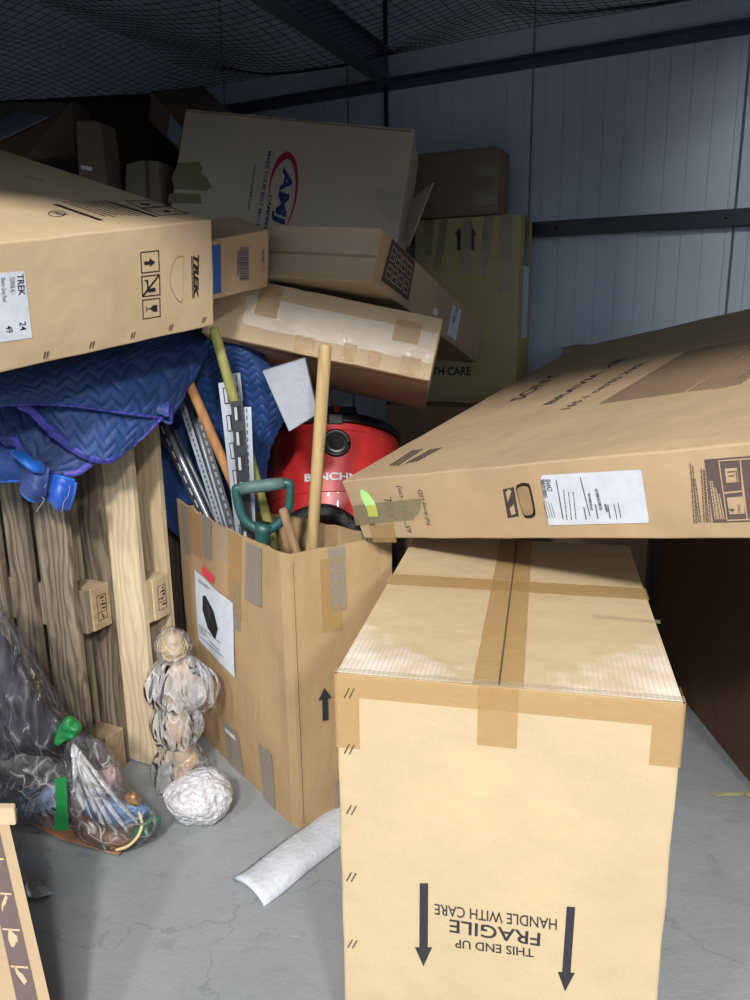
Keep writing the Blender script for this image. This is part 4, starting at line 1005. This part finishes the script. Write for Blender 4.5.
def cloth(name, rows, mat, parent=None, nu=70, nv=50, thick=.012, quilt=.0035, wr=.006, pitch=.045, seed=0, bind=('bottom', 'right'), bindw=.011, label=None, cat=None, group=None, bindmat=None):
    G = [[Vector(p) for p in r] for r in rows]; grid = []
    for j in range(nv + 1):
        t = j / nv; L = [cr([r[k] if len(r) == len(G[0]) else r[k] for r in G], t) for k in range(len(G[0]))]
        grid.append([cr(L, i / nu) for i in range(nu + 1)])
    W_ = sum((grid[nv // 2][i + 1] - grid[nv // 2][i]).length for i in range(nu)); H_ = sum((grid[j + 1][nu // 2] - grid[j][nu // 2]).length for j in range(nv))
    V = []; uvs = []
    for j in range(nv + 1):
        for i in range(nu + 1):
            p = grid[j][i]; du = grid[j][min(i + 1, nu)] - grid[j][max(i - 1, 0)]; dv = grid[min(j + 1, nv)][i] - grid[max(j - 1, 0)][i]
            n = du.cross(dv)
            n = n.normalized() if n.length > 1e-9 else Vector((0, -1, 0))
            if n.y > 0: n = -n
            x, y = i / nu * W_, j / nv * H_
            m_ = x % (2 * QP * .9); zz = m_ if m_ < QP * .9 else 2 * QP * .9 - m_
            uvs.append((x, y)); dd_ = (y + zz) % QP; dd_ = min(dd_, QP - dd_)
            q = 1 - math.exp(-(dd_ / .0075) ** 1.5)
            w_ = noise.noise(Vector((p.x * 7, p.y * 7, p.z * 7 + seed))) * wr + noise.noise(Vector((p.x * 19, p.y * 19, p.z * 19 + seed))) * wr * .45
            V.append(p + n * (q * quilt + w_))
    Fq = [(j * (nu + 1) + i, j * (nu + 1) + i + 1, (j + 1) * (nu + 1) + i + 1, (j + 1) * (nu + 1) + i) for j in range(nv) for i in range(nu)]
    o = mk(name, V, Fq, mat, parent, True, world=True)
    ul = o.data.uv_layers.new(name='UVMap')
    for lp in o.data.loops: ul.data[lp.index].uv = uvs[lp.vertex_index]
    s_ = o.modifiers.new('s', 'SOLIDIFY'); s_.thickness = thick; s_.offset = 0
    setp(o, label, cat, group)
    def edge(side):
        if side == 'bottom': return [V[nv * (nu + 1) + i] for i in range(nu + 1)]
        if side == 'top': return [V[i] for i in range(nu + 1)]
        if side == 'right': return [V[j * (nu + 1) + nu] for j in range(nv + 1)]
        return [V[j * (nu + 1)] for j in range(nv + 1)]
    for sd in bind:
        b2 = tube('edge_binding', edge(sd), bindw, bindmat or BIND, parent or o, 10, .45, world=True, up=Vector((0, -1, .2)))
    return o
bk = empty('moving_blanket', (-1.15, 2.42, 1.2), label='navy quilted moving blanket with purple edging folded over the pallets under the bicycle carton', cat='blanket')
# thick folded pad under the carton
lay = [[at(u, v, y) for u, v, y in r] for r in (
 ((-70, 352, 2.10), (-10, 352, 2.14), (60, 346, 2.26), (140, 334, 2.42), (205, 322, 2.62)),
 ((-70, 380, 2.02), (-10, 378, 2.06), (60, 366, 2.17), (140, 352, 2.33), (208, 338, 2.52)),
 ((-70, 396, 2.00), (-10, 392, 2.03), (60, 380, 2.13), (128, 366, 2.27), (207, 346, 2.47)),
 ((-70, 400, 2.00), (0, 396, 2.03), (60, 393, 2.12), (130, 392, 2.23), (196, 372, 2.42)),
 ((-70, 404, 2.01), (5, 400, 2.05), (66, 404, 2.13), (128, 414, 2.21), (168, 418, 2.34)))]
cloth('top_layer', lay, NAVY, bk, 170, 70, seed=1, bind=('bottom',), wr=.007, quilt=.006, thick=.014)
# rolled end of the top fold
rl_ = [[at(112 + 56 * t, 396 + 14 * t - 2 * (1 - t), 2.27 + .03 * t) + Vector((0, .018 * math.sin(a) * (.5 + .7 * t), .024 * math.cos(a) * (.4 + .8 * t) - .012)) for t in (0, .35, .7, 1)] for a in [math.radians(-100 + 36 * k) for k in range(9)]]
cloth('rolled_fold', rl_, NAVY, bk, 30, 40, seed=2, bind=('right',), wr=.003, thick=.006, quilt=.001, bindw=.009)
lay = [[at(u, v, y) for u, v, y in r] for r in (
 ((-70, 385, 2.16), (0, 386, 2.18), (60, 390, 2.20), (120, 396, 2.24), (162, 405, 2.33)),
 ((-70, 392, 2.10), (0, 392, 2.12), (55, 405, 2.16), (112, 418, 2.20), (160, 417, 2.30)),
 ((-70, 396, 2.06), (6, 396, 2.08), (62, 430, 2.15), (110, 444, 2.18), (150, 428, 2.27)),
 ((-70, 398, 2.05), (14, 402, 2.07), (68, 446, 2.15), (107, 461, 2.17), (132, 446, 2.23)))]
cloth('middle_layer', lay, NAVY, bk, 140, 50, seed=3, bind=('bottom', 'right'), wr=.008, quilt=.0045)
lay = [[at(u, v, y) for u, v, y in r] for r in (
 ((-70, 398, 2.20), (-20, 400, 2.20), (20, 408, 2.20), (60, 430, 2.21), (98, 452, 2.22)),
 ((-70, 420, 2.18), (-20, 418, 2.17), (15, 425, 2.17), (52, 446, 2.18), (90, 460, 2.20)),
 ((-70, 440, 2.16), (-20, 436, 2.15), (14, 440, 2.15), (44, 462, 2.16), (80, 470, 2.19)),
 ((-70, 452, 2.16), (-20, 446, 2.15), (10, 440, 2.14), (34, 466, 2.15), (60, 476, 2.17)))]
cloth('lower_layer', lay, NAVY2, bk, 120, 50, seed=4, bind=('bottom', 'right'), wr=.008, quilt=.004)
cloth('inner_lining', [[at(u, v, y) for u, v, y in r] for r in (((60, 452, 2.19), (80, 456, 2.20), (102, 452, 2.20)), ((62, 464, 2.18), (80, 466, 2.19), (96, 458, 2.19)), ((64, 474, 2.17), (78, 472, 2.18), (92, 462, 2.19)))], PALEB, bk, 20, 14, seed=5, bind=('bottom',), wr=.002, quilt=0, thick=.008)
# body of the folded pile between the pallets and the carton above
pile = Carton('folded_core', (-1.21, 2.56, 1.36), (.10, -.15, .45), (.72, .50, .30), None, mat=NAVY2, wob=.05, seed=33, body='folded_core', bev=.04)
pb = pile.body; pb.parent = bk; pb.matrix_world = pile.m; pb.matrix_parent_inverse = Matrix.Identity(4)
pb.location = bk.location * -1 + Vector(pile.root.location); pb.rotation_euler = pile.root.rotation_euler
bpy.data.objects.remove(pile.root)
# bright blue straps and rolled corners under it
bb = empty('moving_blanket', at(30, 460, 2.14), label='bright blue crumpled cloth with frayed ends hanging below the navy blanket at far left', cat='blanket')
cloth('hanging_cloth', [[at(u, v, y) for u, v, y in r] for r in (
 ((-70, 430, 2.24), (-20, 425, 2.22), (10, 436, 2.20), (34, 450, 2.19), (52, 462, 2.18)),
 ((-70, 455, 2.20), (-20, 452, 2.18), (8, 456, 2.17), (30, 466, 2.16), (54, 474, 2.16)),
 ((-70, 476, 2.18), (-20, 472, 2.17), (6, 470, 2.16), (28, 472, 2.16), (50, 484, 2.16)),
 ((-70, 486, 2.19), (-20, 482, 2.18), (4, 478, 2.17), (24, 478, 2.17), (40, 484, 2.17)))], cloth_mat((14, 52, 112), (22, 66, 138)), bb, 60, 40, seed=6, bind=('bottom',), bindmat=BRT, wr=.016, quilt=.002)
cloth('rolled_corner', [[at(u, v, y) for u, v, y in r] for r in (
 ((24, 470, 2.13), (34, 466, 2.11), (50, 468, 2.12)), ((22, 482, 2.12), (34, 482, 2.09), (48, 482, 2.11)), ((22, 490, 2.12), (33, 495, 2.09), (46, 494, 2.11)), ((24, 490, 2.14), (34, 499, 2.13), (44, 496, 2.14)))], cloth_mat((26, 44, 100), (34, 58, 120)), bb, 26, 26, seed=7, bind=('bottom',), bindmat=BRT, bindw=.013, wr=.008, quilt=0, thick=.012)
cloth('rolled_corner', [[at(u, v, y) for u, v, y in r] for r in (
 ((48, 476, 2.15), (60, 478, 2.13), (74, 482, 2.15)), ((46, 490, 2.14), (58, 492, 2.11), (72, 494, 2.14)), ((48, 500, 2.14), (58, 504, 2.11), (68, 508, 2.14)), ((50, 500, 2.16), (58, 510, 2.15), (67, 510, 2.16)))], cloth_mat((18, 66, 160), (26, 84, 180), .4), bb, 26, 26, seed=8, bind=('right', 'top'), bindmat=BRT, bindw=.009, wr=.010, quilt=0, thick=.012)
tube('strap', smoothline([at(17, 452, 2.11), at(24, 458, 2.08), at(34, 466, 2.08), at(42, 467, 2.11)], 6), .020, BRT, bb, 10, .5)
for k, pts in enumerate((((46, 484), (42, 496), (44, 500), (36, 512)), ((70, 486), (68, 496), (64, 502), (62, 512)))):
    tube('loose_thread', smoothline([at(u, v, 2.10) for u, v in pts], 6), .0009, plain((140, 150, 170), .8), bb, 5)
# navy blanket hanging behind the tools
lay = [[at(u, v, y) for u, v, y in r] for r in (
 ((150, 352, 2.60), (180, 342, 2.58), (214, 338, 2.54), (240, 340, 2.52), (256, 352, 2.56)),
 ((150, 375, 2.60), (180, 362, 2.56), (214, 352, 2.50), (246, 350, 2.48), (266, 362, 2.54)),
 ((152, 410, 2.64), (182, 400, 2.60), (216, 380, 2.54), (256, 374, 2.49), (276, 388, 2.54)),
 ((156, 460, 2.68), (188, 450, 2.62), (222, 420, 2.58), (262, 410, 2.52), (284, 416, 2.55)),
 ((160, 500, 2.72), (192, 500, 2.66), (226, 470, 2.60), (254, 455, 2.56), (268, 452, 2.58)),
 ((164, 520, 2.74), (194, 545, 2.70), (226, 545, 2.66), (246, 545, 2.64), (256, 545, 2.64)))]
cloth('moving_blanket', lay, NAVY, None, 130, 150, seed=9, bind=(), wr=.012, quilt=.004, thick=.02, label='navy quilted blanket hanging behind the steel rails and handles', cat='blanket')

# ------------------------------------------------------------------ bags
def blob(name, c, r, mat, parent=None, sub=5, amp=.12, freq=3.0, cre=.06, cf=8, seed=0, world=True, squash=None, rot=None, floor=None):
    bm = bmesh.new(); bmesh.ops.create_icosphere(bm, subdivisions=sub, radius=1)
    R_ = Euler(rot or (0, 0, 0)).to_matrix(); c = Vector(c)
    for v in bm.verts:
        n = v.co.normalized(); d = 1 + amp * noise.noise(n * freq + Vector((seed * 7.7, 0, 0)))
        rd = 1 - abs(noise.noise(n * cf + Vector((0, seed * 3.3, 0)))) * 2
        d += cre * rd + cre * .5 * (1 - abs(noise.noise(n * cf * 2.3 + Vector((0, 0, seed)))) * 2)
        p = n * d
        if squash: p = squash(p)
        p = R_ @ Vector((p.x * r[0], p.y * r[1], p.z * r[2])) + c
        if floor is not None and p.z < floor: p.z = floor + (p.z - floor) * .04
        v.co = p
    if parent is not None and world:
        inv = M4(parent).inverted()
        for v in bm.verts: v.co = inv @ v.co
    o = frombm(name, bm, mat, parent, True); return o
FILM = film_mat((.96, .97, .98), .05, .12, 14, .02, .12, crease=.6, csc=11, st=(1.3, 1.3, .5)); FILMD = film_mat((.88, .89, .93), .03, .13, 9, .04, .10, (.62, .64, .70), crease=.45, csc=9, st=(1.7, 1.2, .35))
FILMW = film_mat((.9, .92, .95), .42, .35, 30, .012, .2)
g1 = empty('plastic_bag', (-1.02, 2.02, 0), label='large clear plastic bag around a dark cushion at the left edge', cat='bag')
def polyblob(name, outline, y0, y1, mat, parent, n=10, amp=.02, seed=0, fz=None, freq=9):
    """closed pillow whose outline is given in the picture plane, with real depth y0..y1"""
    pts = smoothline([Vector((u, v, 0)) for u, v in outline], 6, True); ctr_ = sum(pts, Vector()) / len(pts); V = []; Fq = []; m_ = len(pts); rings = n
    for side in (-1, 1):
        for k in range(rings + 1):
            t = k / rings; prof = math.sqrt(max(0, 1 - t ** 2.2))
            for p in pts:
                q = ctr_.lerp(p, t); Y = (y0 + y1) / 2 + side * (y1 - y0) / 2 * prof; w_ = at(q.x, q.y, Y)
                f_ = amp * (1 - abs(noise.noise(w_ * freq + Vector((seed, 0, 0)))) * 2) * (.4 + .6 * prof) * side
                w_ = at(q.x, q.y, Y + f_ + amp * .4 * noise.noise(w_ * freq * 3 + Vector((seed, 0, 5))))
                if w_.z < .003: w_.z = .003 + .002 * side
                V.append(w_)
    for s_ in (0, 1):
        b0 = s_ * (rings + 1) * m_
        for k in range(rings):
            for i in range(m_):
                a, b_ = b0 + k * m_ + i, b0 + k * m_ + (i + 1) % m_; Fq.append((a, b_, b_ + m_, a + m_))
    o = mk(name, V, Fq, mat, parent, True, world=True); return o
polyblob('dark_cushion', [(-60, 640), (-5, 632), (18, 656), (44, 700), (66, 736), (58, 762), (30, 778), (-10, 784), (-60, 784)], 1.99, 2.20, plain((44, 42, 52), .7), g1, seed=1, amp=.012, freq=4)
polyblob('bag_film', [(-60, 596), (-4, 602), (14, 622), (44, 672), (72, 716), (80, 733), (68, 762), (52, 782), (22, 796), (-10, 804), (-60, 806)], 1.93, 2.23, FILMD, g1, 20, .03, seed=2, freq=7)
polyblob('bag_film', [(-60, 740), (0, 745), (50, 750), (70, 770), (58, 800), (20, 815), (-60, 818)], 1.92, 2.12, FILM, g1, 10, .03, seed=12, freq=9)
# second bag, tied with green ribbon
g2 = empty('plastic_bag', (-.93, 1.98, 0), label='clear plastic bag tied with green ribbon, blue cloth and cardboard inside', cat='bag')
polyblob('bag_film', [(68, 728), (84, 732), (104, 742), (118, 760), (128, 784), (150, 806), (161, 822), (150, 842), (122, 856), (98, 852), (76, 836), (62, 812), (66, 780), (64, 752)], 1.86, 2.10, FILM, g2, 18, .035, seed=3, freq=12)
polyblob('bag_skirt', [(62, 776), (40, 786), (12, 806), (8, 820), (40, 826), (66, 832), (90, 828), (88, 790)], 1.92, 2.10, FILM, g2, 10, .02, seed=4, freq=12)
# pleats radiating from the knot
for k, (u, v) in enumerate(((150, 838), (138, 848), (126, 852), (112, 846), (98, 838), (86, 822))):
    a = at(72, 742, 1.95); b_ = at(u, v, 1.90); mid_ = a.lerp(b_, .5) + Vector((0, -.02, .015))
    tube('pleat', smoothline([a, mid_, a.lerp(b_, .85)], 8), [.004 + .004 * math.sin(PI * i / 16) for i in range(17)], FILMW, g2, 8, .4)
bd = [atz(8, 812, .012), atz(60, 840, .012), atz(118, 856, .012), atz(160, 822, .012), atz(140, 800, .012), atz(60, 790, .012)]
slab('cardboard_sheet', bd, (0, 0, .006), cardboard((150, 108, 78)), parent=g2)
polyblob('blue_cloth', [(80, 796), (100, 792), (122, 800), (146, 804), (152, 814), (136, 822), (118, 826), (98, 820), (84, 812)], 1.93, 2.02, plain((96, 136, 190), .8, tex=.01), g2, 6, .01, seed=5)
polyblob('blue_cloth', [(14, 806), (30, 790), (54, 786), (62, 800), (54, 814), (24, 818)], 1.97, 2.06, plain((104, 130, 168), .8, tex=.01), g2, 6, .01, seed=15)
polyblob('green_strap', [(134, 828), (152, 816), (161, 818), (154, 830), (140, 838), (130, 838)], 1.92, 1.97, plain((40, 110, 76), .6), g2, 5, .004, seed=6)
polyblob('pink_fabric', [(100, 772), (110, 764), (120, 770), (122, 786), (112, 792), (102, 786)], 1.96, 2.04, plain((176, 148, 148), .7), g2, 6, .008, seed=7)
polyblob('gold_trinket', [(124, 796), (134, 792), (141, 800), (138, 808), (128, 808)], 1.93, 1.97, plain((196, 140, 84), .35, .5), g2, 6, .006, seed=8)
tube('cord', smoothline([at(139, 812, 1.91), at(142, 824, 1.88), at(138, 836, 1.87), at(128, 846, 1.87), at(116, 850, 1.88)], 6), .0042, plain((206, 186, 140), .8), g2, 8)
GR = plain((24, 116, 58), .45, tex=.004)
polyblob('ribbon_knot', [(54, 742), (58, 728), (68, 716), (78, 720), (82, 728), (76, 738), (64, 742), (58, 746)], 1.91, 1.96, GR, g2, 8, .022, seed=9, freq=16)
slab('ribbon_tail', [at(55, 779, 1.90), at(65, 777, 1.89), at(66, 800, 1.88), at(67, 831, 1.88), at(54, 830, 1.88), at(56, 800, 1.89)], (.003, .004, 0), GR, parent=g2, bev=.001)
# wrapped ornament
g3 = empty('wrapped_ornament', atz(180, 776, 0), label='tall ornament wrapped in layers of plastic and brown tape beside the pale pallet', cat='ornament')
GOLD = plain((176, 146, 100), .3, coat=.6, tex=.004); Yo = 2.26
def pb_(name, u, v, ru, rv, mat, seed, amp=.14, cre=.07, y=Yo, ry=None, cf=7, rot=None, floor=None):
    c = at(u, v, y); s_ = (at(u + 1, v, y) - c).length
    return blob(name, c, (ru * s_, (ry or ru * .9) * s_, rv * s_), mat, g3, 5, amp, 3, cre, cf, seed, rot=rot, floor=floor)
core = plain((158, 134, 102), .4, coat=.4, tex=.004)
FW2 = film_mat((.97, .97, .98), .15, .10, 12, .02, .12, (.88, .89, .92), crease=.5, csc=13, st=(1.4, 1.4, .5)); FW3 = film_mat((.98, .98, .98), .10, .08, 12, .014, .12, crease=.35, csc=14)
s_ = (at(171, 700, Yo) - at(170, 700, Yo)).length
ax_ = [(172, 632, 9), (173, 640, 14), (173, 650, 14.5), (175, 660, 10), (180, 670, 15), (183, 684, 16), (180, 698, 12), (176, 706, 12.5), (176, 718, 15), (179, 732, 13), (181, 744, 11), (183, 756, 13), (184, 768, 14), (183, 777, 15)]
pts = []
for u, v, r in ax_:
    q = at(u, v, Yo); q.z = max(q.z, .004); pts.append(q)
sm = smoothline(pts, 6); rs = []
for i in range(len(sm)):
    t = i / 6; k = min(len(ax_) - 2, int(t)); f_ = t - k; rs.append((ax_[k][2] * (1 - f_) + ax_[k + 1][2] * f_) * s_ * .82 * (1 + .05 * noise.noise(sm[i] * 40)))
tube('brown_core', sm, rs, core, g3, 28)
pb_('brown_core', 173, 647, 13, 16, GOLD, 1, .08, .02); pb_('gold_foot', 187, 760, 11, 10, GOLD, 5, .1, .03)
def skirt(u0, v0, r0, u1, v1, r1, folds, mat, seed, amp=.16, n=96, m=22, fl=0):
    A, B_ = at(u0, v0, Yo), at(u1, v1, Yo); V = []; Fq = []
    if B_.z < .006: B_.z = .006
    for j in range(m + 1):
        t = j / m; c = A.lerp(B_, t); rr_ = (r0 + (r1 - r0) * math.sin(t * PI / 2) ** .8 + fl * math.sin(t * PI)) * s_
        for i in range(n):
            a = 2 * PI * i / n; w_ = 1 + amp * (.3 + .7 * t) * (math.sin(folds * a + seed + 1.6 * noise.noise(Vector((a, t * 2, seed)))) * .5 + 1.1 * noise.noise(Vector((math.cos(a) * 2.2, math.sin(a) * 2.2, t * 1.6 + seed))))
            z_ = .022 * t * noise.noise(Vector((math.cos(a) * 2, math.sin(a) * 2, seed * 3)))
            p = c + Vector((math.cos(a) * rr_ * w_, math.sin(a) * rr_ * w_ * .85, z_)); p.z = max(p.z, .003); V.append(p)
    for j in range(m):
        for i in range(n): Fq.append((j * n + i, j * n + (i + 1) % n, (j + 1) * n + (i + 1) % n, (j + 1) * n + i))
    return mk('plastic_wrap', V, Fq, mat, g3, True, world=True)
pb_('plastic_wrap', 173, 647, 17.5, 20, FW3, 11, .14, .03, cf=3)
skirt(176, 655, 11, 183, 702, 28, 7, FW2, 1.0, fl=10)
skirt(190, 662, 9, 196, 704, 17, 5, FW2, 2.0, fl=8)
skirt(178, 698, 13, 177, 742, 19, 8, FW2, 3.0, fl=10)
skirt(180, 738, 11, 182, 786, 26, 7, FW3, 4.0, .22, fl=4)
for k in range(7):
    c = at(173, 647, Yo); rr = .036 + .003 * (k % 3)
    tube('tape_band', [c + Euler((.5 + k * .12, .3, 0)).to_matrix() @ Vector((math.cos(a) * rr * 1.1, math.sin(a) * rr, (k - 3) * .006)) for a in [i * PI / 12 for i in range(25)]], .0022, plain((176, 150, 104), .25), g3, 6)
# white crinkled bundle
c_ = atz(195, 828, 0); c_ = Vector((c_.x + .003, c_.y + .070, .060))
m, nt, b = newmat('crinkled_foam'); v = coords(nt)
nt.links.new(ramp(nt, noise_tex(nt, v, 34, 4, .7, 1.5), [(.3, lin((156, 156, 162))), (.7, lin((206, 206, 212)))]), b.inputs['Base Color'])
b.inputs['Roughness'].default_value = .28; b.inputs['Coat Weight'].default_value = .4
b.inputs['Subsurface Weight'].default_value = .1; bump(nt, b, [(noise_tex(nt, v, 16, 3, .55, 2.5), .012)]); BUB = m
o = blob('wrapped_bundle', c_, (.098, .092, .072), BUB, None, 6, .14, 1.6, .05, 3.5, 4, floor=.002); setp(o, 'rounded white crinkly plastic wrapped bundle on the floor', 'bundle')
# foam strip on the floor
A_1, A_2 = atz(233, 880, 0), atz(265, 908, 0); dr = (atz(338, 804, 0) - A_1); dr.z = 0; dr.normalize(); wv = (A_2 - A_1)
V = []; Fq = []; NL = 26
for i in range(NL + 1):
    t = i / NL
    for j in range(7):
        s_ = j / 6; p = A_1 + wv * s_ + dr * (t * .52)
        hgt = .004 + .024 * math.sin(PI * min(1, max(0, s_))) ** .5 + .006 * noise.noise(Vector((t * 5, s_ * 2, 1)))
        p += Vector((dr.y, -dr.x, 0)) * .008 * noise.noise(Vector((t * 4, 0, 3))); V.append(Vector((p.x, p.y, .024 + hgt - .02)))
for i in range(NL):
    for j in range(6): a = i * 7 + j; Fq.append((a, a + 1, a + 8, a + 7))
o = mk('foam_sheet', V, Fq, plain((192, 198, 208), .6, tex=.003), None, True); md = o.modifiers.new('s', 'SOLIDIFY'); md.thickness = .012; md.offset = -1
setp(o, 'long white foam sheet lying on the floor between the tool carton and fragile box', 'foam')
# litter
o = mk('plastic_scrap', [atz(20, 868, .004), atz(28, 880, .02), atz(42, 880, .006), atz(54, 894, .004), atz(36, 898, .018), atz(24, 897, .004), atz(31, 889, .022)], [(0, 1, 6), (1, 2, 6), (2, 3, 6), (3, 4, 6), (4, 5, 6), (5, 0, 6)], film_mat((.9, .88, .84), .35, .5, 60, .01), None, True)
setp(o, 'small crumpled clear plastic scrap on the floor by the bottom left carton', 'scrap'); md = o.modifiers.new('s', 'SOLIDIFY'); md.thickness = .0006
o = mk('paper_scrap', [atz(706, 793, .003), atz(716, 796, .006), atz(745, 795, .010), atz(752, 798, .003), atz(752, 791, .008), atz(730, 792, .012)], [(0, 1, 5), (1, 2, 5), (2, 3, 4, 5)], plain((150, 142, 110), .5), None, False)
setp(o, 'torn beige tape scrap on the floor beside the dark carton at right', 'scrap'); md = o.modifiers.new('s', 'SOLIDIFY'); md.thickness = .0008
